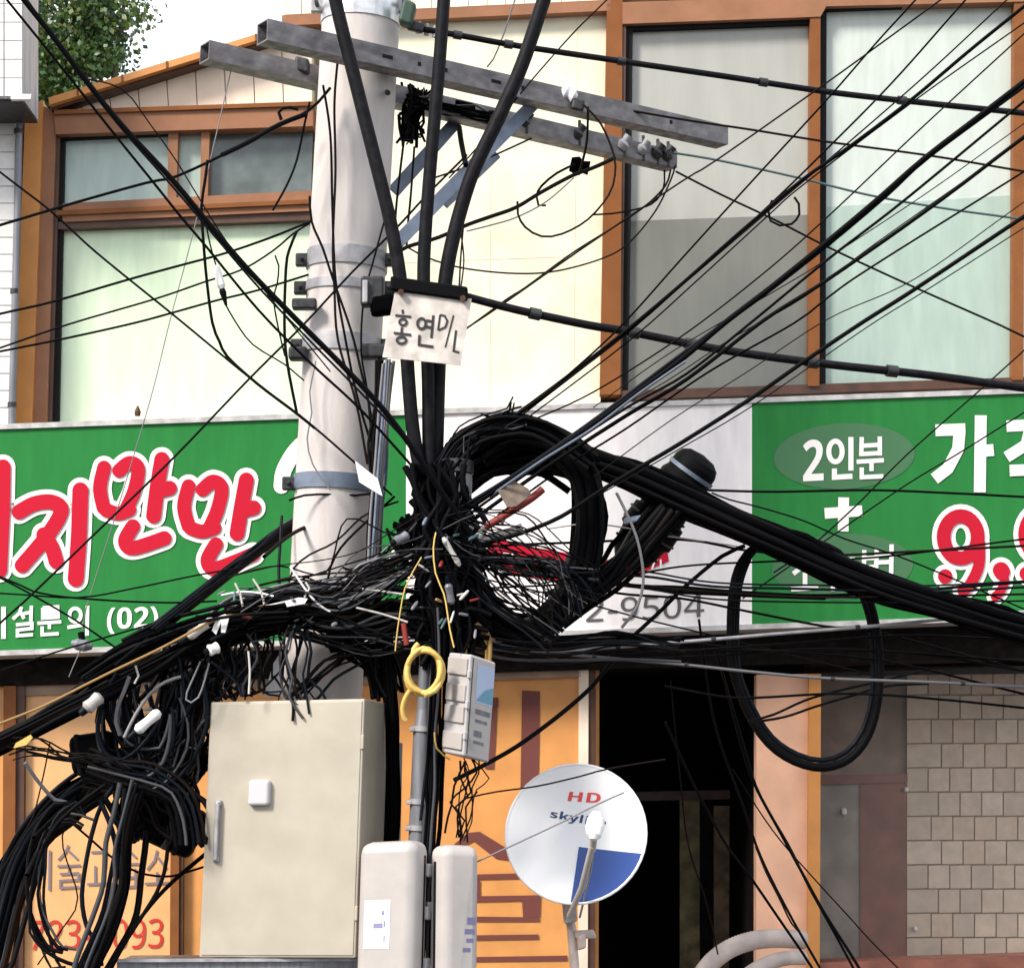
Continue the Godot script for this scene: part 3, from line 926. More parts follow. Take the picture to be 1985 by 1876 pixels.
func beam(parent: Node3D, called: String, m: Material, p0: Vector3, p1: Vector3, w: float, h: float, wall := 0.005) -> void:
	var d := (p1 - p0).normalized()
	var s := d.cross(Vector3.UP).normalized()
	var u := s.cross(d)
	var st := start()
	var ring := func(p: Vector3, k: float) -> Array:
		return [p + s * (w * 0.5 - k) + u * (h * 0.5 - k), p - s * (w * 0.5 - k) + u * (h * 0.5 - k), p - s * (w * 0.5 - k) - u * (h * 0.5 - k), p + s * (w * 0.5 - k) - u * (h * 0.5 - k)]
	var o0: Array = ring.call(p0, 0.0)
	var o1: Array = ring.call(p1, 0.0)
	var i0: Array = ring.call(p0, wall)
	var i1: Array = ring.call(p1, wall)
	for k in 4:
		var l := (k + 1) % 4
		var out: Vector3 = (o0[k] + o0[l]) * 0.5 - p0
		flat_quad(st, o0[k], o0[l], o1[l], o1[k], out)
		flat_quad(st, i0[k], i0[l], i1[l], i1[k], -out)
		flat_quad(st, o0[k], o0[l], i0[l], i0[k], -d)
		flat_quad(st, o1[k], o1[l], i1[l], i1[k], d)
	put(st.commit(), called, m, parent)


func flat_bar(parent: Node3D, called: String, m: Material, a: Vector3, b: Vector3, w: float, t: float) -> void:
	var d := b - a
	var n := (EYE - a).normalized()
	var e := d.cross(n).normalized()
	n = e.cross(d).normalized()
	rbox(parent, called, m, (a + b) * 0.5, d, e * w, n * t, t * 0.3)


func hardware() -> void:
	var a0 := at(508, 62, 1.97)
	var a1 := at(1400, 266, 0.75)
	var b0 := at(396, 101, 1.66)
	var b1 := at(1302, 313, 0.42)
	var A := thing("crossarm", "upper grey steel crossarm with slots, bolted across the pole top", "crossarm", a0.lerp(a1, 0.2))
	beam(A, "beam", M.arm_steel, a0, a1, 0.078, 0.08)
	var d := (a1 - a0).normalized()
	var s := d.cross(Vector3.UP).normalized()
	for q in [[0.235, 0.045, 0.014], [0.30, 0.014, 0.016], [0.355, 0.014, 0.016], [0.462, 0.045, 0.014], [0.52, 0.014, 0.016], [0.63, 0.045, 0.014], [0.86, 0.014, 0.016]]:
		var p := a0.lerp(a1, q[0]) + s * 0.0385
		rbox(A, "slot", M.gasket_and_shade, p, d * q[1], Vector3(0, q[2], 0), s * 0.004, 0.001)
	flat_bar(A, "brace", M.brace_blue, at(1063, 172, 1.17), at(770, 470, 1.68), 0.05, 0.008)
	var ins := lathe(A, "insulator", M.sticker, at(1088, 176, 1.24), at(1118, 190, 1.24), [[0, 0.0], [0, 0.022], [0.3, 0.03], [0.5, 0.02], [0.8, 0.028], [1, 0.012], [1, 0]], 14)
	rbox(ins, "clamp", M.dark_metal, at(1120, 204, 1.24), Vector3(0.05, -0.01, 0), Vector3(0.01, 0.05, 0), Vector3(0, 0, 0.04), 0.012)
	rbox(A, "bolt_head", M.dark_metal, at(1298, 297, 0.88), Vector3(0.018, 0, 0), Vector3(0, 0.03, 0), Vector3(0, 0, 0.02), 0.004)
	var B := thing("crossarm", "lower grey steel crossarm passing behind the pole, ends with clamps", "crossarm", b0.lerp(b1, 0.3))
	beam(B, "beam", M.arm_steel, b0, b1, 0.078, 0.074)
	flat_bar(B, "brace", M.brace_blue, at(884, 236, 0.98), at(762, 372, 1.28), 0.052, 0.008)
	flat_bar(B, "brace", M.brace_blue, at(965, 300, 0.9), at(862, 398, 1.2), 0.03, 0.008)
	var db := (b1 - b0).normalized()
	for q in [[0.60, 0.03], [0.66, 0.022], [0.78, 0.024], [0.885, 0.03], [0.93, 0.026], [0.965, 0.032], [0.99, 0.03]]:
		var p := b0.lerp(b1, q[0]) + Vector3(0, 0.03, 0.045)
		var k := lathe(B, "clamp", [M.galvanised, M.rust, M.dark_metal][rng.randi() % 3], p + Vector3(-0.02, -0.035, 0), p + Vector3(0.02, 0.015, 0.01), [[0, 0], [0, q[1] * 0.8], [0.4, q[1]], [0.6, q[1] * 0.6], [1, q[1] * 0.7], [1, 0]], 12)
		tube(k, "bolt", M.dark_metal, [p + Vector3(0, -0.07, 0), p + Vector3(0, 0.04, 0)], 0.007, 7)
	for q in [[586, 128, 0.055, 0.06, "dark_metal"], [880, 203, 0.17, 0.04, "soot"], [945, 222, 0.05, 0.04, "rust"]]:
		var z: float = lerpf(1.66, 0.42, (q[0] - 396.0) / 906.0) + 0.06
		rbox(B, "bracket", M[q[4]], at(q[0], q[1], z), Vector3(q[2], -q[2] * 0.24, 0), Vector3(0, q[3], 0), Vector3(0, 0, 0.05), 0.012)
	for k in 4:
		tube(B, "hanger", M.soot, [at(783 + k * 9, 178 + k * 3, 1.2), at(780 + k * 9, 262 + k * 8, 1.2)], 0.007, 7)
	lathe(B, "insulator", M.soot, at(1106, 318, 0.7), at(1142, 326, 0.7), [[0, 0], [0, 0.03], [0.4, 0.04], [0.6, 0.025], [1, 0.03], [1, 0]], 12)
	var g := thing("strand_clamp", "dark green clamp gripping the strand at the pole top", "clamp", at(790, 40, 1.62))
	rbox(g, "jaw", mat("clamp_green", 0.035, 0.075, 0.05, 0.55), at(790, 28, 1.62), Vector3(0.05, -0.02, 0), Vector3(0.02, 0.09, 0), Vector3(0, 0, 0.07), 0.014)
	rbox(g, "shackle", M.dark_metal, at(806, 52, 1.6), Vector3(0.06, -0.015, 0), Vector3(0.01, 0.035, 0), Vector3(0, 0, 0.03), 0.008)
	for k in 3:
		tube(g, "bolt", M.galvanised, [at(812 + 16 * k, 42 + 4 * k, 1.58), at(810 + 16 * k, 64 + 4 * k, 1.58)], 0.009, 8)
	# three dark hoses from above
	var hose := func(label: String, w: float, p: Array, z0: float, z1: float):
		cable(label, w, z0, z1, p, "conduit", "dark hoses coming down past the crossarms", "hose", "hose")
	hose.call("thick dark hose crossing in front of the pole top to the name plate", 27, [640, -90, 650, 0, 688, 155, 722, 290, 752, 410, 768, 490, 778, 560, 786, 650, 792, 740, 800, 830, 814, 910, 832, 985], 1.96, 1.86)
	hose.call("thick dark hose running straight down onto the name plate's middle", 26, [866, -90, 860, 0, 851, 130, 836, 300, 825, 440, 821, 540, 826, 640, 830, 740, 831, 850, 833, 985], 1.9, 1.84)
	hose.call("thick dark hose slanting from the pale wall down to the name plate", 29, [1085, -90, 1054, 0, 1012, 125, 968, 225, 918, 330, 889, 420, 870, 500, 860, 570, 853, 650, 849, 740, 846, 850, 842, 985], 1.86, 1.8)
	var pl := thing("name_plate", "small white plate with black handwritten characters hung on the hoses", "sign", at(828, 640, 2.0))
	prism(pl, "plate", M.plate, [765, 566, 914, 579, 893, 708, 741, 692], 2.0, 0.006)
	rbox(pl, "clamp_bar", M.black, at(832, 561, 1.99), at(906, 572, 1.96) - at(757, 551, 1.96), Vector3(0, 0.05, 0), Vector3(0, 0, 0.05), 0.008)
	for x in [[777, 566], [897, 578]]:
		tube(pl, "bolt", M.rust, [at(x[0], x[1], 2.0), at(x[0], x[1], 2.028)], 0.011, 8)
	var k = M.black_print
	var z := 2.002
	glyph(pl, k, [[780, 600, 781, 608], [766, 611, 797, 614], [779, 634, 778, 646], [763, 645, 797, 649]], [[781, 624, 7, 6], [778, 659, 9, 6.5]], 4.6, z)
	glyph(pl, k, [[840, 611, 836, 655], [826, 621, 838, 623], [825, 633, 838, 635], [813, 649, 812, 668, 840, 672]], [[817, 627, 8, 10]], 5, z)
	glyph(pl, k, [[853, 610, 849, 640], [853, 610, 862, 612, 867, 622, 863, 634, 849, 640]], [], 3.8, z)
	glyph(pl, k, [[879, 611, 863, 673]], [], 3.0, z)
	glyph(pl, k, [[884, 640, 879, 680, 890, 683]], [], 4.2, z)


# ---------------------------------------------------------------- cabinets, boxes, closures
func on_face(b: Vector3, e: Vector3, up: Vector3, u: float, v: float, out: Vector3, off: float) -> Vector3:
	return b + e * u + up * v + out * off


func face_rect(parent: Node3D, called: String, m: Material, b: Vector3, e: Vector3, up: Vector3, u0: float, v0: float, u1: float, v1: float, out: Vector3, off: float) -> MeshInstance3D:
	var st := start()
	flat_quad(st, on_face(b, e, up, u0, v0, out, off), on_face(b, e, up, u1, v0, out, off), on_face(b, e, up, u1, v1, out, off), on_face(b, e, up, u0, v1, out, off), out)
	return put(st.commit(), called, m, parent)


func boxes() -> void:
	var b := at(689, 1857, 2.0)
	var o := thing("electric_cabinet", "cream steel electric cabinet mounted on the pole", "cabinet", b)
	var a := at(385, 1856, 1.88)
	var t := at(707, 1354, 2.0)
	corner_box(o, "body", M.cabinet, a, b, at(737, 1851, 1.74), t, 0.006)
	var e := a - b
	var up := t - b
	var out := up.cross(e).normalized()
	if out.z < 0.0: out = -out
	rbox(o, "door", M.cabinet, on_face(b, e, up, 0.5, 0.5, out, 0.0), e * 0.972, up * 0.982, out * 0.007, 0.003)
	for v in [0.17, 0.83]:
		rbox(o, "hinge", M.cabinet, on_face(b, e, up, 0.004, v, out, 0.002), e.normalized() * 0.012, up.normalized() * 0.05, out * 0.012, 0.004)
	var c := on_face(b, e, up, 0.645, 0.638, out, 0.012)
	var el := e.normalized()
	var ul := up.normalized()
	rbox(o, "lock_cover", M.cabinet_lock, c, el * 0.076, ul * 0.088, out * 0.036, 0.012)
	var h := on_face(b, e, up, 0.91, 0.49, out, 0.02)
	rbox(o, "handle", M.galvanised, h, el * 0.016, ul * 0.20, out * 0.016, 0.005)
	for s in [-1.0, 1.0]:
		rbox(o, "handle_foot", M.galvanised, h + ul * s * 0.095 - out * 0.012, el * 0.022, ul * 0.022, out * 0.018, 0.005)
	var bk := thing("steel_bracket", "grey steel shelf bracket under the cream cabinet", "bracket", at(460, 1874, 1.86))
	prism(bk, "bar", M.pipe_grey, [226, 1863, 700, 1861, 700, 1885, 226, 1887], 1.92, 0.3)
	prism(bk, "lip", M.galvanised, [226, 1859, 700, 1857, 700, 1863, 226, 1865], 1.935, 0.02)

	# two clamshell boxes at the foot of the picture
	var one := thing("terminal_box", "rounded pale grey terminal box with a white sticker", "terminal box", at(760, 2040, 2.1), "pair of terminal boxes on the riser")
	var bb := at(794, 2050, 2.2)
	var ba := at(680, 2050, 2.10)
	var bt := at(806, 1627, 2.2)
	corner_box(one, "body", M.plastic_grey, ba, bb, at(824, 2045, 2.06), bt, 0.042)
	var oe := ba - bb
	var ou := bt - bb
	var oo := ou.cross(oe).normalized()
	if oo.z < 0.0: oo = -oo
	face_rect(one, "sticker", M.sticker, bb, oe, ou, 0.40, 0.50, 0.845, 0.725, oo, 0.0015)
	for q in [[0.50, 0.655, 0.54, 0.675], [0.52, 0.595, 0.68, 0.618], [0.48, 0.60, 0.505, 0.628], [0.48, 0.53, 0.50, 0.56]]:
		face_rect(one, "print", M.sticker_ink, bb, oe, ou, q[0], q[1], q[2], q[3], oo, 0.0025)
	var side := at(824, 2045, 2.06) - bb
	rbox(one, "seam", M.gasket_and_shade, bb + side * 0.62 + ou * 0.5 + oo * 0.004 - side.normalized() * 0.0, side.normalized() * 0.004, ou * 0.86, side.cross(ou).normalized() * 0.012, 0.002)
	for v in [0.42, 0.66, 0.86]:
		rbox(one, "latch", M.plastic_box, bb + side * 0.9 + ou * v + oo * 0.01, side.normalized() * 0.05, ou.normalized() * 0.045, Vector3(0.03, 0, 0.02), 0.008)
	var two := thing("terminal_box", "rounded grey terminal box turned towards the satellite dish", "terminal box", at(875, 2040, 2.1), "pair of terminal boxes on the riser")
	var cb := at(860, 2050, 2.2)
	var ca := at(826, 2045, 2.06)
	var cc := at(929, 2046, 2.07)
	var ct := at(864, 1636, 2.2)
	corner_box(two, "body", M.plastic_grey, ca, cb, cc, ct, 0.040)
	var cs := ca - cb
	var cu := ct - cb
	rbox(two, "seam", M.gasket_and_shade, cb + cs * 0.55 + cu * 0.5 + Vector3(-0.0015, 0, 0.001), cs.normalized() * 0.004, cu * 0.84, Vector3(0.012, 0, 0), 0.002)
	for v in [0.40, 0.70]:
		rbox(two, "latch", M.plastic_box, cb + cs * 0.95 + cu * v, cs.normalized() * 0.05, cu.normalized() * 0.04, Vector3(0.03, 0, 0.01), 0.008)
	var ce := cc - cb
	var co := cu.cross(ce).normalized()
	if co.z < 0.0: co = -co
	for q in [[0.62, 0.62, 0.86, 0.655], [0.55, 0.575, 0.84, 0.60], [0.6, 0.535, 0.8, 0.555], [0.5, 0.49, 0.72, 0.51]]:
		face_rect(two, "print", M.sticker_ink, cb, ce, cu, q[0], q[1], q[2], q[3], co, 0.0015)

	# grey junction box
	var jb := at(899, 1466, 2.14)
	var ja := at(856, 1458, 2.0)
	var jc := at(948, 1479, 2.0)
	var jt := at(913, 1268, 2.14)
	var j := thing("junction_box", "grey plastic junction box with a blue sticker below the ochre cable loop", "junction box", jb)
	corner_box(j, "body", M.plastic_box, ja, jb, jc, jt, 0.008)
	var je := ja - jb
	var jf := jc - jb
	var ju := jt - jb
	var jo := ju.cross(je).normalized()
	if jo.z < 0.0: jo = -jo
	var jp := ju.cross(jf).normalized()
	if jp.z < 0.0: jp = -jp
	for v in [0.05, 0.31, 0.52, 0.78]:
		rbox(j, "rib", M.plastic_grey, jb + je * 0.5 + ju * (v + 0.09) + jo * 0.003, je * 0.84, ju * 0.17, jo * 0.012, 0.004)
	rbox(j, "lid_seam", M.dark_metal, jb + jf * 0.10 + ju * 0.5 + jp * 0.0005, jf * 0.025, ju * 0.94, jp * 0.003, 0.001)
	for v in [0.2, 0.5, 0.8]:
		rbox(j, "latch", M.plastic_box, jb + ju * v + (jo + jp) * 0.004, je.normalized() * 0.018, ju.normalized() * 0.03, jf.normalized() * 0.02, 0.005)
	face_rect(j, "sticker", M.sticker_blue, jb, jf, ju, 0.28, 0.55, 0.96, 0.93, jp, 0.0015)
	var ts := start()
	var tp := []
	for q in [[0.30, 0.57], [0.94, 0.57], [0.94, 0.74], [0.62, 0.69]]:
		tp.append(on_face(jb, jf, ju, q[0], q[1], jp, 0.003))
	flat_quad(ts, tp[0], tp[1], tp[2], tp[3], jp)
	put(ts.commit(), "sticker_print", M.sticker_teal, j)
	for q in [[0.30, 0.44, 0.9, 0.49], [0.32, 0.36, 0.8, 0.39], [0.3, 0.22, 0.62, 0.28], [0.3, 0.15, 0.72, 0.18]]:
		face_rect(j, "print", M.pipe_grey, jb, jf, ju, q[0], q[1], q[2], q[3], jp, 0.0015)

	# the steel riser that carries them
	var r := thing("riser_pipe", "slim grey steel riser pipe behind the yellow cable coil", "pipe", at(800, FOOT, 1.86))
	lathe(r, "pipe", M.pipe_grey, at(830, 1150, 1.86), at(806, 1720, 1.86), [[0, 0.0], [0, 0.021], [0.40, 0.022], [0.47, 0.032], [1.0, 0.033], [1, 0]], 20)
	lathe(r, "pipe", M.pipe_grey, at(806, 1718, 1.86), at(800, 2500, 1.86), [[0, 0.03], [1, 0.03]], 20)
	for q in [[1412, 819.5], [1553, 813.5], [1604, 811]]:
		lathe(r, "pipe_clamp", M.galvanised, at(q[1], q[0] - 4, 1.86), at(q[1] - 0.5, q[0] + 6, 1.86), [[0, 0.03], [0, 0.039], [1, 0.039], [1, 0.03]], 20)
		rbox(r, "clamp_screw", M.galvanised, at(q[1] - 20, q[0] + 2, 1.88), Vector3(0.02, 0, 0), Vector3(0, 0.016, 0), Vector3(0, 0, 0.02), 0.004)
	tube(thing("side_pipe", "narrow grey pipe between the cabinet and the riser", "pipe", at(766, 1700, 1.62)), "pipe", M.pipe_grey, [at(770, 1440, 1.62), at(764, 1720, 1.62), at(757, 2450, 1.62)], 0.019, 12)

	# grey capped cylinder and black cable closures
	var cy := thing("cylinder_closure", "short grey cylinder with a dark collar beside the hoses", "closure", at(882, 945, 1.86))
	lathe(cy, "body", M.cylinder_grey, at(884, 918, 1.86), at(880, 1004, 1.86), [[0, 0], [0, 0.058], [0.9, 0.060], [1, 0.045], [1, 0]], 24)
	lathe(cy, "collar", M.dark_metal, at(885, 892, 1.86), at(884, 920, 1.86), [[0, 0], [0, 0.054], [0.1, 0.062], [0.9, 0.063], [1, 0.058]], 24)
	var cl := thing("dome_closure", "black domed splice closure with a pale ring, hung beside the coil", "closure", at(1290, 985, 1.45))
	var ra := metres(50, 1.45)
	lathe(cl, "body", M.black, at(1364, 882, 1.5), at(1212, 1092, 1.4), [[0, 0], [0.015, ra * 0.55], [0.05, ra * 0.82], [0.1, ra * 0.93], [0.2, ra * 0.95], [0.24, ra * 1.06], [0.30, ra * 1.06], [0.32, ra * 0.92], [0.55, ra * 0.98], [0.56, ra * 1.12], [0.74, ra * 1.15], [0.76, ra], [0.92, ra * 0.85], [1.0, ra * 0.5], [1, 0]], 28)
	lathe(cl, "ring", M.brace_blue, at(1364, 882, 1.5).lerp(at(1212, 1092, 1.4), 0.145), at(1364, 882, 1.5).lerp(at(1212, 1092, 1.4), 0.175), [[0, ra * 0.9], [0, ra * 1.0], [1, ra * 1.0], [1, ra * 0.9]], 28)
	var ca0 := at(1364, 882, 1.5)
	var ca1 := at(1212, 1092, 1.4)
	for q in [[0.37, 1.01], [0.44, 1.03], [0.51, 1.05], [0.60, 1.20], [0.69, 1.20], [0.84, 1.0]]:
		lathe(cl, "rib", M.dusty_sheen if q[0] > 0.55 and q[0] < 0.7 else M.black, ca0.lerp(ca1, q[0]), ca0.lerp(ca1, q[0] + 0.022), [[0, ra * (q[1] - 0.12)], [0.2, ra * q[1]], [0.8, ra * q[1]], [1, ra * (q[1] - 0.12)]], 28)
	for k in 3:
		tube(cl, "clamp_bolt", M.galvanised, [ca0.lerp(ca1, 0.61 + 0.03 * k) + Vector3(-0.06, -0.03, 0.09), ca0.lerp(ca1, 0.61 + 0.03 * k) + Vector3(-0.03, -0.01, 0.125)], 0.007, 7)
	rbox(cl, "valve", M.sticker_blue, at(1230, 1007, 1.62), Vector3(0.075, 0.015, 0), Vector3(-0.006, 0.022, 0), Vector3(0, 0, 0.03), 0.008)
	var black_box := func(label: String, x: float, y: float, w: float, hh: float, zz: float, turn: float):
		var q := thing("splice_closure", label, "closure", at(x, y, zz))
		var ex := Vector3(metres(w, zz), 0, 0).rotated(Vector3.BACK, turn)
		var ey := Vector3(0, metres(hh, zz), 0).rotated(Vector3.BACK, turn)
		rbox(q, "body", M.black, at(x, y, zz), ex, ey, Vector3(0, 0, 0.10), 0.03)
		rbox(q, "seam", M.soot, at(x, y, zz), ex * 1.03, ey * 0.06, Vector3(0, 0, 0.108), 0.01)
		for s in [-0.3, 0.3]:
			rbox(q, "strap", M.conduit, at(x, y, zz) + ex * s, ex.normalized() * 0.02, ey * 1.04, Vector3(0, 0, 0.108), 0.01)
	black_box.call("black splice box poking out beside the orange panel", 182, 1460, 88, 78, 1.75, 0.15)
	black_box.call("black splice box lowest in the tangle by the cream cabinet", 318, 1592, 150, 96, 1.66, -0.42)
	black_box.call("large added black box backing the tangle beside the cabinet", 320, 1470, 160, 120, 1.52, 0.5)  # unseen box, added as dark backing so the cable mass reads black
	black_box.call("added black box backing the knot under the name plate", 862, 1075, 70, 150, 1.72, 0.06)  # unseen box added behind the knot to darken its gaps


func dish() -> void:
	var z := 1.60
	var c := at(1116, 1615, z)
	var o := thing("satellite_dish", "round white satellite dish with a blue quarter", "satellite dish", c)
	var n := (EYE - c).normalized().rotated(Vector3.UP, -0.10).rotated(Vector3.RIGHT, -0.22)
	var u := Vector3.UP.cross(n).normalized()
	var v := n.cross(u)
	var R := metres(135, z)
	var deep := 0.032
	var p := func(a: float, b: float, off: float) -> Vector3:
		return c + u * a + v * b + n * (deep * ((a * a + b * b) / (R * R) - 1.0) + off)
	var st := start()
	var rings := 8
	for i in rings:
		for k in 48:
			var q := []
			for w in [[i, k], [i + 1, k], [i + 1, k + 1], [i, k + 1]]:
				var rr: float = R * w[0] / rings
				q.append([rr * cos(TAU * w[1] / 48), rr * sin(TAU * w[1] / 48)])
			for s in [0, 1]:
				var off := 0.0 if s == 0 else -0.006
				var nn := []
				var pp := []
				for g in q:
					var m: Vector3 = (n - (u * g[0] + v * g[1]) * (2.0 * deep / (R * R))).normalized()
					nn.append(m if s == 0 else -m)
					pp.append(p.call(g[0], g[1], off))
				tri(st, pp[0], pp[1], pp[2], nn[0], nn[1], nn[2])
				if i > 0: tri(st, pp[0], pp[2], pp[3], nn[0], nn[2], nn[3])
	put(st.commit(), "reflector", M.dish_white, o)
	var rim := []
	for k in 49:
		rim.append(p.call(R * cos(TAU * k / 48), R * sin(TAU * k / 48), -0.003))
	tube(o, "rim", M.dish_white, rim, 0.0055, 8)
	# the blue quarter: a fan from its corner out to the rim
	var to_plane := func(x: float, y: float) -> Vector2:
		var d := at(x, y, z) - c
		return Vector2(d.dot(u), d.dot(v))
	var k0: Vector2 = to_plane.call(1121, 1639)
	var e0: Vector2 = to_plane.call(1110, 1744)
	var e1: Vector2 = to_plane.call(1244, 1659)
	var a0 := e0.angle()
	var a1 := e1.angle()
	if a1 < a0: a1 += TAU
	var bs := start()
	for i in 20:
		for j in 8:
			var q := []
			for w in [[i, j], [i, j + 1], [i + 1, j + 1], [i + 1, j]]:
				var g = a0 + (a1 - a0) * w[0] / 20.0
				var x: Vector2 = k0.lerp(Vector2(cos(g), sin(g)) * R * 0.985, w[1] / 8.0)
				q.append(p.call(x.x, x.y, 0.0016))
			if j > 0: tri(bs, q[0], q[1], q[3], n, n, n)
			tri(bs, q[1], q[2], q[3], n, n, n)
	put(bs.commit(), "blue_quarter", M.dish_blue, o)
	var onto := func(x: float, y: float) -> Vector3:
		var g: Vector2 = to_plane.call(x, y)
		return p.call(g.x, g.y, 0.0022)
	words(o, M.dish_red, "HD", bold, [1101, 1527, 1164, 1532, 1161, 1552, 1097, 1545], onto)
	words(o, M.dish_ink, "skylife", bold, [1066, 1562, 1176, 1584, 1171, 1606, 1062, 1582], onto)
	# feed and arms
	var f := lathe(o, "feed_horn", M.dish_white, at(1157, 1576, 1.91), at(1150, 1628, 1.95), [[0, 0], [0, 0.018], [0.25, 0.030], [0.55, 0.033], [0.85, 0.026], [1, 0.012], [1, 0]], 20)
	tube(f, "feed_neck", M.plastic_grey, [at(1152, 1615, 1.93), at(1148, 1648, 1.87)], 0.013, 10)
	tube(o, "feed_arm", M.plastic_grey, [at(1148, 1640, 1.89), at(1128, 1720, 1.75), at(1104, 1776, 1.61)], 0.011, 10)
	tube(o, "stay_rod", M.galvanised, [at(1152, 1640, 1.89), at(1145, 1690, 1.79), at(1124, 1778, 1.58)], 0.004, 8)
	tube(o, "mast", M.duct, [at(1096, 1740, 1.53), at(1108, 1800, 1.51), at(1116, 1900, 1.49), at(1122, 2120, 1.45), at(1122, 2140, 0.75)], 0.017, 12)
	rbox(o, "back_bracket", M.plastic_grey, at(1104, 1758, 1.55), Vector3(0.05, 0.01, 0), Vector3(-0.01, 0.11, 0), Vector3(0, 0, 0.05), 0.01)
	rbox(o, "bracket_wing", M.duct, at(1134, 1811, 1.52), Vector3(0.075, 0.004, 0), Vector3(-0.012, 0.03, 0), Vector3(0, 0, 0.03), 0.008)
	rbox(o, "bracket_wing", M.duct, at(1128, 1826, 1.53), Vector3(0.03, 0.01, 0), Vector3(0, 0.05, 0), Vector3(0, 0, 0.03), 0.008)
	# beige corrugated ducts
	var duct := func(label: String, pts: Array, w: float, zz: float):
		var path := smooth(run_of(pts, zz, zz - 0.25), 0.012)
		var fine := PackedVector3Array()
		var rr := PackedFloat32Array()
		for i in path.size() - 1:
			for j in 3:
				fine.append(path[i].lerp(path[i + 1], j / 3.0))
		for i in fine.size():
			rr.append(metres(w, zz) * 0.5 * (1.0 + 0.04 * sin(i * 1.9)))
		var s := start()
		add_tube(s, fine, rr, 14)
		tag(put(s.commit(), "duct", M.duct), label, "duct", "beige ducts at the pillar's foot")
	duct.call("fat beige duct arching highest against the salmon pillar", [1330, 1960, 1362, 1888, 1400, 1848, 1448, 1826, 1500, 1819, 1560, 1822], 36, 0.75)
	duct.call("beige duct curving in under the higher duct", [1400, 1970, 1440, 1900, 1478, 1872, 1520, 1858, 1560, 1856], 28, 0.85)


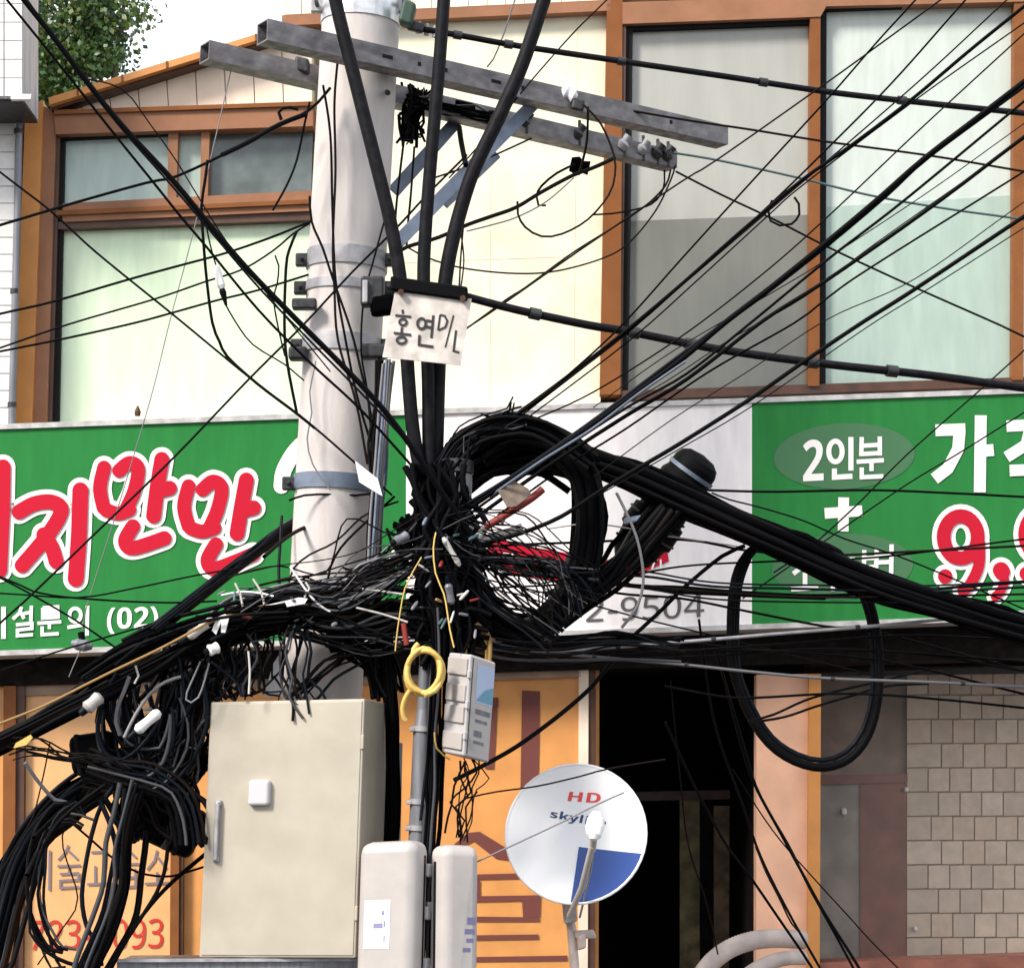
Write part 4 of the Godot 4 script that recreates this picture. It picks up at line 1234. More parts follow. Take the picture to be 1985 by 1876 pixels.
# ---------------------------------------------------------------- wires one can follow
func wires() -> void:
	var g := "black drop wires fanning up from the knot"
	var strand := func(label: String, w: float, p: Array, z0: float, z1: float, m: String, shares: Array):
		ties(cable(label, w, z0, z1, p, m, "thick strands running away over the windows"), p, z0, z1, w, shares)
	strand.call("thick grey strand with wraps crossing the big window's upper half", 13, [806, 54, 900, 70, 1000, 88, 1215, 120, 1400, 147, 1606, 178, 1800, 200, 1985, 219], 1.6, 0.9, "conduit", [0.06, 0.14, 0.28, 0.47, 0.66])
	strand.call("thick grey strand from the name plate down across the big window's foot", 17, [900, 574, 1000, 600, 1140, 630, 1215, 642, 1400, 678, 1606, 706, 1800, 727, 1985, 752], 1.95, 1.1, "conduit", [0.09, 0.24, 0.33, 0.5, 0.62, 0.87])
	cable("thin straight wire from the upper crossarm over both big panes", 5, 1.1, 0.6, [1120, 196, 1321, 231, 1455, 251, 1606, 275, 1806, 302, 1985, 332], "black_brown", "thin wires from the crossarm ends")
	cable("teal tinged wire from the lower crossarm end over both big panes", 5, 0.5, 0.4, [1306, 296, 1400, 312, 1555, 346, 1690, 379, 1840, 405, 1985, 425], "teal_wire", "thin wires from the crossarm ends")
	cable("thin wire dropping steeply from the crossarm end to the far pane's corner", 4.5, 0.5, 0.5, [1310, 332, 1400, 378, 1500, 425, 1606, 479, 1756, 549, 1930, 626, 1985, 652], "black", "thin wires from the crossarm ends")
	cable("small ring of wire hanging in front of the grey pane", 5, 0.9, 0.9, [1497, 388, 1490, 410, 1494, 428, 1512, 437, 1535, 434, 1550, 415, 1549, 395, 1540, 382], "black", "")
	# drop wires to the upper corner
	cable("drop wire climbing steeply past the grey pane to the frame's top", 4.5, 1.85, 3.2, [985, 815, 1071, 752, 1198, 638, 1321, 502, 1450, 360, 1606, 190, 1700, 82, 1775, 0], "black", g)
	cable("drop wire crossing the pale wall low and reaching the far pane's head", 4, 1.8, 3.1, [898, 640, 971, 592, 1121, 487, 1321, 352, 1388, 311, 1606, 158, 1700, 90, 1818, 4], "black_brown", g)
	cable("drop wire ending near the middle of the far pane's head", 4.5, 1.85, 3.1, [1000, 808, 1100, 735, 1210, 650, 1321, 553, 1489, 400, 1606, 286, 1730, 160, 1872, 0], "black", g)
	cable("doubled drop wire beside the ring of wire", 8, 1.85, 3.2, [1005, 800, 1110, 722, 1215, 640, 1321, 551, 1420, 463, 1489, 404, 1560, 345, 1650, 282, 1766, 194, 1880, 98, 1985, 13], "black", g)
	cable("drop wire lying just above the doubled wire", 3.6, 1.85, 3.1, [1010, 806, 1215, 646, 1330, 546, 1489, 410, 1606, 310, 1790, 150, 1952, 0], "black_brown", g)
	cable("thin drop wire lying just under the doubled wire", 3.4, 1.85, 3.1, [1020, 812, 1220, 660, 1350, 545, 1489, 418, 1560, 356, 1780, 190, 1985, 45], "black", g)
	cable("lone thin drop wire through the far pane's middle", 3.6, 1.8, 3.1, [1030, 815, 1150, 760, 1321, 652, 1480, 530, 1606, 419, 1790, 245, 1985, 66], "black_brown", g)
	cable("heavy drop wire forming the thickest diagonal of the fan", 12, 1.9, 3.2, [872, 1010, 998, 924, 1150, 822, 1260, 742, 1327, 692, 1405, 626, 1500, 553, 1606, 467, 1700, 388, 1790, 309, 1890, 232, 1985, 159], "black", g)
	cable("second heavy wire twisted along the thickest diagonal", 8, 1.92, 3.15, [880, 992, 1005, 915, 1150, 815, 1330, 680, 1480, 572, 1606, 474, 1720, 378, 1800, 305, 1985, 168], "black_blue", g)
	cable("pale blue highlight of the thickest diagonal painted as a wire along its foot", 6, 1.96, 2.6, [950, 962, 990, 934, 1050, 893, 1150, 830, 1240, 762, 1330, 700], "brace_blue", "")  # the heavy wire's bluish highlight, painted as a separate pale tube
	cable("drop wire next below the thickest diagonal", 6, 1.85, 3.1, [890, 1010, 1040, 905, 1215, 790, 1330, 725, 1455, 626, 1606, 502, 1750, 391, 1985, 197], "black", g)
	cable("stout drop wire third below the thickest diagonal", 8.5, 1.85, 3.2, [900, 1020, 1050, 912, 1215, 805, 1330, 736, 1482, 620, 1606, 541, 1806, 401, 1985, 266], "black", g)
	cable("drop wire crossing the mullion well below the thickest diagonal", 4.5, 1.85, 3.1, [930, 1025, 1080, 915, 1215, 830, 1372, 722, 1540, 626, 1606, 576, 1689, 518, 1985, 333], "black", g)
	cable("lowest stout drop wire, passing over the sign's green corner", 9, 1.9, 3.2, [900, 1066, 960, 1048, 1020, 1030, 1090, 1000, 1165, 951, 1250, 900, 1321, 858, 1455, 773, 1560, 700, 1672, 625, 1773, 561, 1985, 420], "black", g)
	cable("hairline wire shadowing the lowest stout drop wire", 2.6, 1.9, 3.1, [1160, 960, 1321, 868, 1460, 786, 1680, 635, 1800, 560, 1985, 442], "black_brown", g)
	cable("hairline wire midway across the far pane's lower half", 2.4, 1.9, 3.0, [1150, 925, 1300, 815, 1450, 720, 1606, 618, 1773, 541, 1985, 392], "black_brown", g)
	cable("hairline wire crossing the white sign's upper corner", 2.4, 1.8, 3.0, [1180, 800, 1290, 740, 1420, 655, 1560, 575, 1700, 470, 1985, 270], "black_brown", g)
	cable("hairline wire touching the grey pane's lower half", 2.4, 1.8, 3.0, [1150, 790, 1290, 690, 1420, 612, 1560, 530, 1606, 500, 1800, 372, 1985, 240], "black_brown", g)
	# wires from the crossarm down to the hoses
	var h := "loose wires drooping across the pale wall"
	cable("wire looping from the crossarm insulator deep across the pale wall", 4.5, 1.25, 1.4, [1128, 200, 1165, 240, 1190, 300, 1192, 340, 1180, 378, 1140, 425, 1090, 453, 1050, 458, 1018, 440, 1004, 415, 1003, 390], "black_brown", h)
	cable("straight short wire from the insulator to the bracket below it", 5.5, 1.25, 0.8, [1140, 208, 1138, 270, 1130, 310, 1122, 338], "black", h)
	cable("twisted black wire from the bracket down to the hoses", 8, 0.75, 1.75, [1192, 306, 1150, 325, 1110, 340, 1050, 372, 1000, 402, 950, 420, 905, 436, 850, 460, 790, 478, 770, 490], "black", h)
	cable("short curl of wire hanging under the bracket", 5, 0.8, 0.9, [1115, 318, 1080, 335, 1050, 360, 1040, 380, 1044, 398, 1058, 398], "black", h)
	cable("wire from the crossarm end sagging to the hoses high on the pale wall", 4, 0.45, 1.8, [1300, 330, 1290, 360, 1250, 400, 1190, 440, 1110, 490, 1020, 556, 985, 578, 900, 640], "black", h)
	cable("wire from the crossarm end sagging to the plate's corner", 3.6, 0.45, 1.75, [1310, 318, 1300, 350, 1270, 410, 1220, 470, 1170, 500, 1080, 525, 1000, 530, 900, 520, 830, 500, 788, 478], "black_brown", h)
	cable("short wire falling from the clamp at the crossarm end", 4, 0.45, 0.9, [1288, 330, 1286, 365, 1262, 396, 1200, 412, 1150, 416], "black", h)
	cable("pale thread rising from the white sign's number side to the pale wall", 3, 1.0, 1.4, [1112, 345, 1060, 390, 1004, 420, 960, 434, 905, 448], "grey_wire", h)
	cable("thin wire from the top edge down to the upper crossarm", 3.4, 1.4, 1.2, [998, 0, 975, 70, 956, 115, 944, 130], "grey_wire", h)
	cable("thin wire from the top edge behind the slanting hose", 3.4, 1.6, 1.3, [1176, 0, 1120, 55, 1070, 110, 1010, 180, 930, 280, 870, 345], "black_brown", h)
	cable("black strap from the crossarm to the slanting hose", 11, 1.1, 1.5, [890, 246, 894, 275, 900, 305, 903, 320], "black", h)
	cable("wire from the crossarm running down beside the hoses to the plate", 4, 1.4, 1.95, [898, 440, 893, 500, 890, 560], "black", h)
	cable("second wire beside the hoses to the plate", 3.5, 1.4, 1.95, [890, 430, 899, 500, 893, 560], "black", h)
	cable("bluish wire from crossarm to hoses behind the straight hose", 4, 1.0, 1.6, [1030, 268, 960, 300, 900, 325, 840, 345], "black", h)
	# down the pole
	var k := "black wires running down the pole"
	cable("wire running down the middle of the pole from the crossarm", 5, 1.72, 1.7, [626, 165, 640, 260, 644, 400, 650, 540, 668, 650, 690, 760, 716, 850], "black", k)
	cable("wire beside the first one, bending across the upper steel bands", 5, 1.72, 1.7, [655, 110, 648, 200, 650, 330, 645, 470, 648, 560, 655, 660, 690, 780, 712, 900], "black_brown", k)
	cable("wire curving from the window edge over the pole's face", 5, 1.7, 1.75, [600, 380, 604, 430, 625, 480, 645, 540, 680, 640, 700, 720, 718, 800, 730, 900], "black", k)
	cable("thin wire hanging loose against the pole's shaded side", 4, 1.7, 1.72, [750, 410, 725, 500, 705, 580, 700, 680, 712, 760, 722, 880], "black", k)
	cable("black wire hanging along the pole edge from crossarm to bracket", 5, 1.3, 1.6, [783, 270, 770, 380, 766, 440, 770, 500], "black", k)
	cable("second black wire hanging along the pole edge from crossarm", 5, 1.3, 1.6, [803, 285, 796, 380, 790, 440, 788, 480], "black", k)
	cable("thin wire down the pale flank of the pole below the bands", 3, 1.68, 1.7, [612, 700, 600, 760, 604, 800, 595, 850, 606, 900, 640, 950], "grey_wire", k)
	cable("wire looping over the pole's lower face to the tangle", 5, 1.68, 1.75, [765, 962, 725, 998, 690, 1030, 660, 1062, 640, 1100, 632, 1150, 630, 1180], "black", k)
	cable("brown wire bending over the pole's lower face", 4, 1.68, 1.75, [772, 972, 738, 984, 700, 1003, 650, 1050, 600, 1075, 570, 1100, 560, 1130], "black_brown", k)
	cable("wire wrapped round the pole at the blue grey band", 4.5, 1.68, 1.6, [560, 970, 590, 960, 640, 958, 690, 960, 730, 955], "black", k)
	cable("bluish wire hanging beside the pole from the sign to the tangle", 6, 1.6, 1.7, [546, 1000, 543, 1050, 540, 1110, 545, 1160, 552, 1180], "black_blue", k)
	# towards the other side
	var l := "wires crossing the lean-to windows"
	cable("wire entering at the top corner and crossing the lean-to windows", 6, 3.0, 1.85, [13, 0, 87, 91, 150, 170, 214, 251, 294, 350, 350, 420, 401, 480, 500, 600, 600, 702, 700, 795, 800, 905], "black", l)
	cable("heavy wire pair crossing from the bay to the knot", 12, 3.0, 2.0, [46, 0, 100, 68, 160, 148, 234, 241, 334, 349, 401, 430, 480, 522, 570, 615, 660, 705, 740, 790, 800, 870, 850, 945, 890, 1000, 930, 1060], "black", l)
	cable("wire lying close under the heavy pair", 5, 3.0, 1.85, [52, 0, 165, 160, 240, 255, 330, 357, 405, 445, 500, 556, 600, 660, 700, 762, 790, 860, 830, 930], "black_blue", l)
	cable("thin wire crossing the gable and small panes", 3.2, 2.6, 2.0, [150, 150, 235, 172, 290, 240, 340, 310, 380, 375, 440, 470, 530, 585, 640, 720], "black_brown", l)
	cable("thin wire from the bay foot descending over the mint pane to the sign", 4.6, 2.4, 1.8, [0, 334, 100, 411, 187, 490, 334, 609, 420, 680, 485, 733, 601, 822, 680, 890, 760, 960], "black", l)
	cable("black wire rising from the tiled wall to the pole's top clamp", 6, 2.2, 1.7, [0, 436, 140, 394, 284, 354, 340, 342, 435, 298, 520, 250, 598, 214, 640, 170], "black", l)
	cable("short thick sleeve on the wire rising to the pole's top", 10, 1.95, 1.75, [430, 300, 480, 276, 540, 242, 590, 222], "black", "")
	cable("hook of black tube beside the gable's end", 7, 1.7, 1.7, [545, 232, 540, 218, 548, 209, 564, 208, 578, 212], "black", "")
	cable("wire across the mint pane's upper third", 5, 2.3, 1.5, [0, 608, 100, 585, 251, 541, 350, 514, 435, 491, 520, 462, 585, 436, 640, 414], "black", l)
	cable("wire across the mint pane joining the one above it at the pole", 4, 2.3, 1.5, [0, 674, 134, 628, 301, 579, 400, 545, 470, 522, 530, 485, 572, 450, 625, 418], "black", l)
	cable("wire across the mint pane's middle", 4.6, 2.3, 1.5, [0, 681, 130, 655, 260, 626, 334, 606, 420, 582, 501, 562, 612, 528, 665, 514], "black", l)
	cable("hairline thread hanging from the crossarm to the sign's foot", 2.2, 1.6, 1.6, [448, 134, 415, 277, 374, 451, 328, 625, 300, 740, 271, 842, 220, 1010, 167, 1178, 158, 1240], "steel_wire", l)
	cable("hairline thread below the sign's foot", 2.2, 1.6, 1.6, [158, 1255, 142, 1290, 133, 1312], "grey_wire", l)
	cable("straight wire rising over the red characters to the hoses", 4.6, 2.6, 1.75, [0, 1207, 60, 1153, 190, 1028, 334, 889, 481, 736, 590, 627, 680, 530, 770, 440, 830, 375, 905, 300], "black", l)
	cable("black cable hanging from the rising wire past the mint pane to the sign", 6, 1.9, 1.75, [402, 310, 397, 350, 390, 401, 394, 470, 400, 540, 411, 625, 425, 662, 441, 692, 500, 745, 577, 803, 610, 830], "black", l)
	cable("black cable hanging beside the pole to the sign's top", 6, 1.7, 1.7, [575, 448, 560, 485, 554, 520, 551, 625, 556, 700, 575, 800], "black", l)
	cable("short curved wire beside the pole over the mint pane", 3.4, 1.7, 1.7, [533, 495, 540, 515, 537, 550, 530, 580, 540, 640, 552, 690], "black", l)
	cable("curved wire from crossarm falling beside the small dusk pane", 4.6, 1.75, 1.7, [600, 198, 590, 240, 575, 310, 555, 360, 528, 408], "black", l)
	cable("thin wire curving from the plug towards the pole", 3.4, 1.8, 1.5, [437, 590, 455, 622, 490, 668, 551, 706, 590, 738, 640, 772], "black_brown", l)
	cable("thin wire holding the white plug", 3.2, 1.8, 1.8, [398, 430, 406, 470, 414, 500, 420, 520], "black", l)
	var pg := thing("inline_plug", "white plug with a black tip hanging before the mint pane", "plug", at(424, 540, 1.8))
	lathe(pg, "sleeve", M.white_wire, at(418, 514, 1.8), at(430, 560, 1.8), [[0, 0], [0.02, 0.010], [0.15, 0.013], [0.85, 0.015], [1, 0.010], [1, 0]], 12)
	lathe(pg, "tip", M.black, at(430, 560, 1.8), at(438, 592, 1.8), [[0, 0.010], [0.2, 0.013], [1, 0.005], [1, 0]], 10)
	cable("wire crossing low over the green sign towards its small print", 4, 2.3, 1.75, [0, 1118, 80, 1150, 200, 1163, 330, 1168, 420, 1165], "black", l)
	cable("wire slanting down over the small print of the green sign", 4, 2.3, 1.9, [0, 1120, 60, 1152, 150, 1205, 230, 1260], "black", l)
	cable("faint wire over the green sign to the tangle", 3.4, 2.2, 1.75, [0, 1150, 150, 1158, 260, 1140, 380, 1115, 470, 1100], "black", l)
	cable("wire rising over the sign's phone prefix", 3.6, 2.2, 1.75, [0, 1300, 120, 1260, 250, 1222, 340, 1195], "black", l)
	var ins := thing("small_insulator", "small grey insulator on the thread at the sign's foot", "insulator", at(157, 1248, 1.6))
	lathe(ins, "body", M.pipe_grey, at(138, 1246, 1.6), at(178, 1254, 1.6), [[0, 0], [0, 0.010], [0.3, 0.022], [0.7, 0.022], [1, 0.01], [1, 0]], 12)
	tube(ins, "pin", M.black, [at(156, 1225, 1.6), at(160, 1250, 1.6)], 0.012, 8)
	# lower lines over the sign and shopfront
	var w := "wires running low over the price sign"
	cable("dark wire straight across the price sign's ovals", 5, 1.6, 1.2, [1372, 950, 1500, 953, 1690, 950, 1850, 956, 1985, 963], "black", w)
	cable("wire across the lower oval and big digits", 5, 1.6, 1.2, [910, 1062, 1000, 1056, 1100, 1052, 1321, 1046, 1455, 1068, 1600, 1076, 1750, 1070, 1985, 1058], "black_brown", w)
	cable("wire running along below the word in the lower oval", 6, 1.7, 1.2, [960, 1112, 1090, 1120, 1240, 1135, 1321, 1138, 1450, 1148, 1590, 1154, 1750, 1146, 1985, 1128], "black", w)
	cable("sagging wire over the printed number", 5, 1.7, 1.2, [960, 1080, 1100, 1125, 1200, 1150, 1321, 1160, 1450, 1185, 1600, 1214, 1700, 1225, 1985, 1300], "black", w)
	cable("dark wire across the number towards the big digits", 7, 1.7, 1.3, [940, 1075, 1040, 1105, 1180, 1126, 1290, 1145, 1400, 1152, 1600, 1160], "black", w)
	cable("wire from the red ribbon rising gently over the price sign", 4, 1.7, 1.1, [940, 1140, 1150, 1128, 1321, 1098, 1500, 1088, 1700, 1080, 1985, 1045], "black", w)
	cable("thin wire falling over the number to the silver sill", 3.4, 1.7, 1.2, [930, 1120, 1100, 1160, 1250, 1200, 1400, 1236, 1500, 1262, 1700, 1310], "black_brown", w)
	cable("thin wire with a knot beside the dome closure", 3.4, 1.5, 1.2, [1380, 955, 1413, 968, 1480, 985, 1560, 1010, 1640, 1045, 1760, 1085, 1985, 1180], "black", w)
	cable("thin slanting wire over the big characters and plus sign", 3.2, 1.3, 0.9, [1500, 1110, 1569, 1062, 1660, 980, 1760, 880, 1897, 759, 1985, 680], "black", w)
	cable("thinner slanting wire below the first slanting one", 3, 1.3, 0.9, [1440, 1160, 1520, 1105, 1640, 1020, 1760, 938, 1860, 878, 1985, 800], "black", w)
	cable("stout wire from the loop's head curving down past the number", 8, 1.5, 1.6, [1444, 1058, 1400, 1078, 1327, 1138, 1285, 1180, 1245, 1217, 1220, 1240, 1180, 1280], "black", w)
	cable("grey blue wire dropping from the bundle past the number", 6, 1.75, 1.7, [1195, 955, 1215, 995, 1234, 1040, 1245, 1090, 1247, 1130, 1236, 1175, 1205, 1217], "grey_wire", w)
	cable("pale thread across the coil and closure", 3, 1.8, 1.4, [1060, 1025, 1160, 1016, 1300, 1040, 1321, 1043, 1440, 1060], "pale_wire", w)
	for q in [["silver messenger wire crossing below the sign from the knot", 6, [935, 1243, 1000, 1255, 1100, 1268, 1321, 1288, 1455, 1302, 1606, 1315, 1800, 1322, 1985, 1332], 1.8, 1.3, "steel_wire"], ["silver messenger wire rising along the sign's lower edge", 7, [1000, 1262, 1140, 1258, 1372, 1240, 1500, 1229, 1700, 1213, 1830, 1200, 1985, 1186], 1.8, 1.3, "galvanised"]]:
		ties(cable(q[0], q[1], q[3], q[4], q[2], q[5], "silver messenger wires below the sign"), q[2], q[3], q[4], q[1], [0.17, 0.31, 0.52, 0.74], "dark_metal")
	var v := "dark wires sagging below the sign"
	for q in [["dark wire sagging just below the silver messenger", [930, 1262, 1060, 1290, 1200, 1280, 1400, 1270, 1600, 1258, 1800, 1270, 1985, 1300]], ["dark wire below the sign falling to the corner of the tiled room", [960, 1240, 1200, 1262, 1400, 1260, 1600, 1268, 1760, 1290, 1985, 1345]], ["dark wire below the sign over the doorway's head", [940, 1225, 1150, 1240, 1321, 1245, 1500, 1262, 1700, 1262, 1985, 1282]], ["dark wire above the tiled room, nearly level", [1180, 1270, 1321, 1262, 1560, 1245, 1760, 1232, 1985, 1240]], ["wire crossing the tiled room's top with a faint sag", [1290, 1330, 1400, 1350, 1470, 1352, 1600, 1345, 1700, 1346, 1850, 1358, 1985, 1372]], ["wire knotted to the loop and rising over the salmon pillar", [1450, 1398, 1500, 1385, 1560, 1358, 1620, 1340, 1700, 1322, 1790, 1300]], ["twin of the wire rising over the salmon pillar", [1455, 1400, 1520, 1390, 1580, 1370, 1640, 1352, 1720, 1330, 1800, 1325]]]:
		cable(q[0], 5, 1.75, 1.2, q[1], "black", v)
	# wires over the salmon pillar and doorway
	var e := "black wires falling past the doorway and pillar"
	cable("black wire falling from the doorway's head past the pillar's inner edge", 5, 1.4, 1.0, [1355, 1200, 1385, 1400, 1440, 1560, 1475, 1660, 1530, 1770, 1590, 1876], "black", e)
	cable("black wire crossing the salmon pillar from its middle to the sill", 6, 1.4, 1.0, [1385, 1250, 1440, 1440, 1466, 1525, 1510, 1608, 1560, 1700, 1600, 1772, 1650, 1850, 1680, 1900], "black", e)
	cable("twin wire closely beside the one crossing the salmon pillar", 5, 1.4, 1.0, [1390, 1262, 1436, 1440, 1468, 1532, 1530, 1640, 1568, 1718, 1620, 1812, 1662, 1890], "black", e)
	cable("black wire from the dark doorway across the pillar's foot", 6, 1.3, 1.0, [1290, 1400, 1340, 1510, 1376, 1580, 1410, 1640, 1455, 1700, 1510, 1780, 1558, 1850, 1580, 1885], "black", e)
	cable("frayed dark red wire on the pillar's lower half", 3.4, 1.3, 1.1, [1465, 1640, 1485, 1690, 1508, 1735, 1520, 1760, 1535, 1790, 1555, 1812], "black_brown", e)
	cable("thin wire past the brown door in the tiled room", 3, 1.2, 1.0, [1420, 1490, 1500, 1612, 1585, 1710, 1640, 1770, 1690, 1825, 1745, 1880], "black", e)
	cable("thin wire in the dark doorway", 3, 1.2, 1.0, [1300, 1320, 1320, 1520, 1335, 1640, 1370, 1750, 1392, 1850], "black", e)
	cable("stout black cable from the junction box rising over the orange panel", 9, 1.8, 1.5, [880, 1512, 905, 1500, 940, 1482, 1000, 1448, 1060, 1405, 1110, 1365, 1150, 1328, 1180, 1290, 1215, 1255], "black", e)
	cable("thin wire from the riser over the dish's upper part", 3.2, 1.9, 1.75, [900, 1548, 960, 1535, 1040, 1524, 1120, 1506, 1180, 1490, 1290, 1472], "black_brown", e)
	cable("thin wire from the grey terminal box over the dish's middle", 3.2, 2.0, 2.0, [925, 1670, 990, 1640, 1080, 1598, 1160, 1558, 1210, 1536], "grey_wire", e)
	# the large loop over the tiled window
	var lp := "large black cable loop before the tiled window"
	cable("outer cable of the big black loop hanging before the tiled window", 17, 1.5, 1.45, [1540, 1048, 1470, 1058, 1438, 1090, 1422, 1140, 1417, 1220, 1422, 1300, 1450, 1380, 1490, 1440, 1540, 1475, 1597, 1488, 1648, 1470, 1684, 1425, 1702, 1360, 1706, 1290, 1698, 1210, 1680, 1150, 1650, 1110, 1610, 1090], "black", lp)
	cable("inner cable of the big black loop hanging before the tiled window", 11, 1.48, 1.42, [1520, 1040, 1466, 1064, 1446, 1098, 1432, 1150, 1428, 1230, 1432, 1300, 1458, 1368, 1496, 1428, 1545, 1462, 1595, 1474, 1640, 1458, 1672, 1418, 1690, 1355, 1693, 1290, 1688, 1215, 1668, 1150, 1640, 1106], "black_blue", lp)
	# cables by the cabinet and bottom corner
	var c := "black cable loops hanging by the cream cabinet"
	cable("long cable loop drooping to the picture's lower corner over the red number", 8, 2.0, 1.95, [205, 1520, 150, 1560, 108, 1600, 80, 1650, 64, 1705, 58, 1770, 68, 1812, 92, 1846, 130, 1866, 165, 1873, 200, 1868], "black", c)
	cable("cable hanging in a narrow bight over the red number", 9, 1.95, 1.95, [222, 1520, 196, 1560, 182, 1600, 172, 1640, 163, 1690, 158, 1735, 162, 1775, 172, 1806, 190, 1830], "black_blue", c)
	cable("heavy grey black cable curving down in front of the orange panel", 12, 1.95, 1.95, [200, 1545, 222, 1580, 236, 1620, 242, 1660, 238, 1710, 228, 1760, 205, 1820, 178, 1880], "black", c)
	cable("second heavy cable curving down in front of the orange panel", 10, 1.97, 1.97, [192, 1550, 210, 1590, 222, 1630, 226, 1670, 220, 1730, 205, 1780, 188, 1830, 165, 1890], "black_blue", c)
	cable("pair cable dropping from the lowest splice box", 13, 1.85, 1.95, [284, 1610, 280, 1650, 273, 1700, 268, 1750, 258, 1790, 230, 1840, 200, 1890], "black", c)
	cable("cable dropping beside the pair cable from the lowest splice box", 8, 1.85, 1.95, [324, 1600, 325, 1640, 318, 1690, 303, 1730, 280, 1768, 240, 1830, 208, 1890], "black", c)
	cable("stout cable slanting from behind the cabinet's foot to the corner", 9, 1.6, 2.0, [398, 1655, 334, 1709, 290, 1756, 250, 1810, 215, 1866, 200, 1895], "black", c)
	cable("thin cable sagging from the cabinet over the faded writing", 4.5, 1.6, 1.9, [395, 1680, 350, 1694, 318, 1699, 265, 1690, 214, 1660, 170, 1622, 137, 1594], "black", c)
	cable("thin cable swinging from the cabinet up to the tangle", 4, 1.6, 1.8, [402, 1480, 360, 1530, 310, 1575, 262, 1610], "black_brown", c)
	cable("grey flat cable below the yellow tag", 8, 2.0, 1.9, [48, 1478, 68, 1508, 90, 1535, 105, 1550, 130, 1556], "grey_wire", c)
	cable("thin wires knotted beside the brown post", 3, 2.0, 1.9, [60, 1465, 120, 1468, 160, 1478, 205, 1476], "black_brown", c)
	cable("thin wire falling along the faded writing", 3, 1.9, 1.9, [96, 1440, 84, 1500, 70, 1560, 60, 1590, 30, 1640, 0, 1690], "black_brown", c)
	cable("thin slanting wire over the red number", 3, 1.9, 1.9, [175, 1530, 120, 1620, 150, 1740, 120, 1800, 72, 1870], "black_brown", c)
	cable("wire from the brown post sagging to the black splice box", 4.5, 2.0, 1.8, [50, 1456, 100, 1470, 150, 1478, 200, 1492], "black", c)
	cable("grey sheathed cable looping wide beside the black splice box", 9, 1.95, 1.85, [226, 1305, 204, 1345, 193, 1385, 190, 1425, 202, 1458, 226, 1474, 255, 1462, 285, 1432, 312, 1390, 336, 1335, 349, 1285, 352, 1245, 346, 1215], "black_blue", c)
	cable("pale grey cable looping inside the wide loop", 8, 1.98, 1.9, [250, 1312, 240, 1340, 228, 1368, 224, 1400, 232, 1425], "grey_wire", c)
	cable("pale cable curving up from the wide loop to the messenger", 7, 1.97, 1.9, [240, 1430, 262, 1385, 290, 1345, 320, 1322, 350, 1312], "grey_wire", c)
	cable("pale U shaped wire hanging under the white ball", 4, 1.95, 1.95, [388, 1282, 376, 1310, 362, 1342, 360, 1356, 370, 1362, 384, 1352, 396, 1320, 405, 1285], "grey_wire", c)
	# yellow ones
	var coil := PackedVector3Array()
	for q in 66:
		var t := TAU * q / 20.0
		var jig := 1.0 + 0.06 * sin(q * 0.7)
		coil.append(at(822 + 33 * jig * cos(t) + 2.5 * sin(t * 0.31), 1302 + 43 * jig * sin(t), 2.12 + 0.015 * sin(q * 0.5)))
	var yc := thing("yellow_cable_coil", "yellow cable wound into a ring in front of the grey riser", "cable coil", at(822, 1302, 2.12))
	var ys := start()
	add_tube(ys, coil, PackedFloat32Array([metres(5.5, 2.12)]), 8)
	put(ys.commit(), "coil", M.yellow_wire, yc)
	tube(yc, "tail", M.yellow_wire, Array(smooth(run_of([795, 1338, 786, 1352, 780, 1372, 783, 1392, 787, 1396], 2.12, 2.1), 0.02)), metres(5, 2.1), 8)
	tube(yc, "tail", M.yellow_wire, Array(smooth(run_of([800, 1275, 802, 1258, 810, 1248], 2.12, 2.1), 0.02)), metres(5, 2.1), 8)
	cable("ochre cable loop standing up behind the grey junction box", 9, 1.92, 1.92, [900, 1290, 902, 1250, 910, 1222, 926, 1210, 942, 1222, 950, 1250, 948, 1290], "ochre_wire", "", "cable_loop", "cable coil")
	cable("second ochre turn behind the grey junction box", 6, 1.90, 1.90, [908, 1290, 910, 1250, 916, 1226, 928, 1218, 938, 1230, 943, 1255, 941, 1290], "yellow_wire", "", "cable_loop", "cable coil")
	var y := "thin yellow wires hanging in the knot"
	cable("thin yellow wire falling from the knot over the green strip", 2.6, 2.05, 2.05, [817, 1080, 805, 1100, 785, 1140, 775, 1190, 768, 1240, 766, 1262], "yellow_wire", y)
	cable("thin yellow wire falling straight from the knot to the coil", 3.2, 2.05, 2.1, [845, 1032, 840, 1062, 844, 1110, 860, 1150, 866, 1180, 872, 1220, 880, 1255], "yellow_wire", y)
	cable("yellow wire sagging from the junction box's underside", 3.4, 2.05, 2.0, [842, 1420, 846, 1450, 862, 1466, 872, 1472], "yellow_wire", y)
	cable("ochre messenger along the bundle over the orange panel", 5, 2.6, 1.9, [0, 1402, 80, 1370, 160, 1330, 220, 1300, 300, 1262, 350, 1236, 420, 1200, 520, 1172, 600, 1150], "ochre_wire", y)
	cable("maroon cable passing behind the square brown tag", 15, 1.95, 1.92, [940, 1022, 985, 995, 1030, 966, 1052, 948], "red_wire", "")
	cable("crumpled pale sheath below the square brown tag", 14, 1.94, 1.92, [925, 1042, 945, 1018, 962, 1004, 978, 1010], "white_wire", "")
	cable("pale grey sheath over the red ribbon's upper edge", 16, 1.92, 1.9, [918, 1054, 955, 1040, 990, 1030, 1012, 1022], "pale_wire", "")
	cable("dark red cable in the knot above the coil", 11, 2.0, 2.0, [782, 1208, 785, 1230, 788, 1250], "red_wire", "")
	# pale ties, tags and plugs
	var pt := "white cable ties on the tangle before the pole"
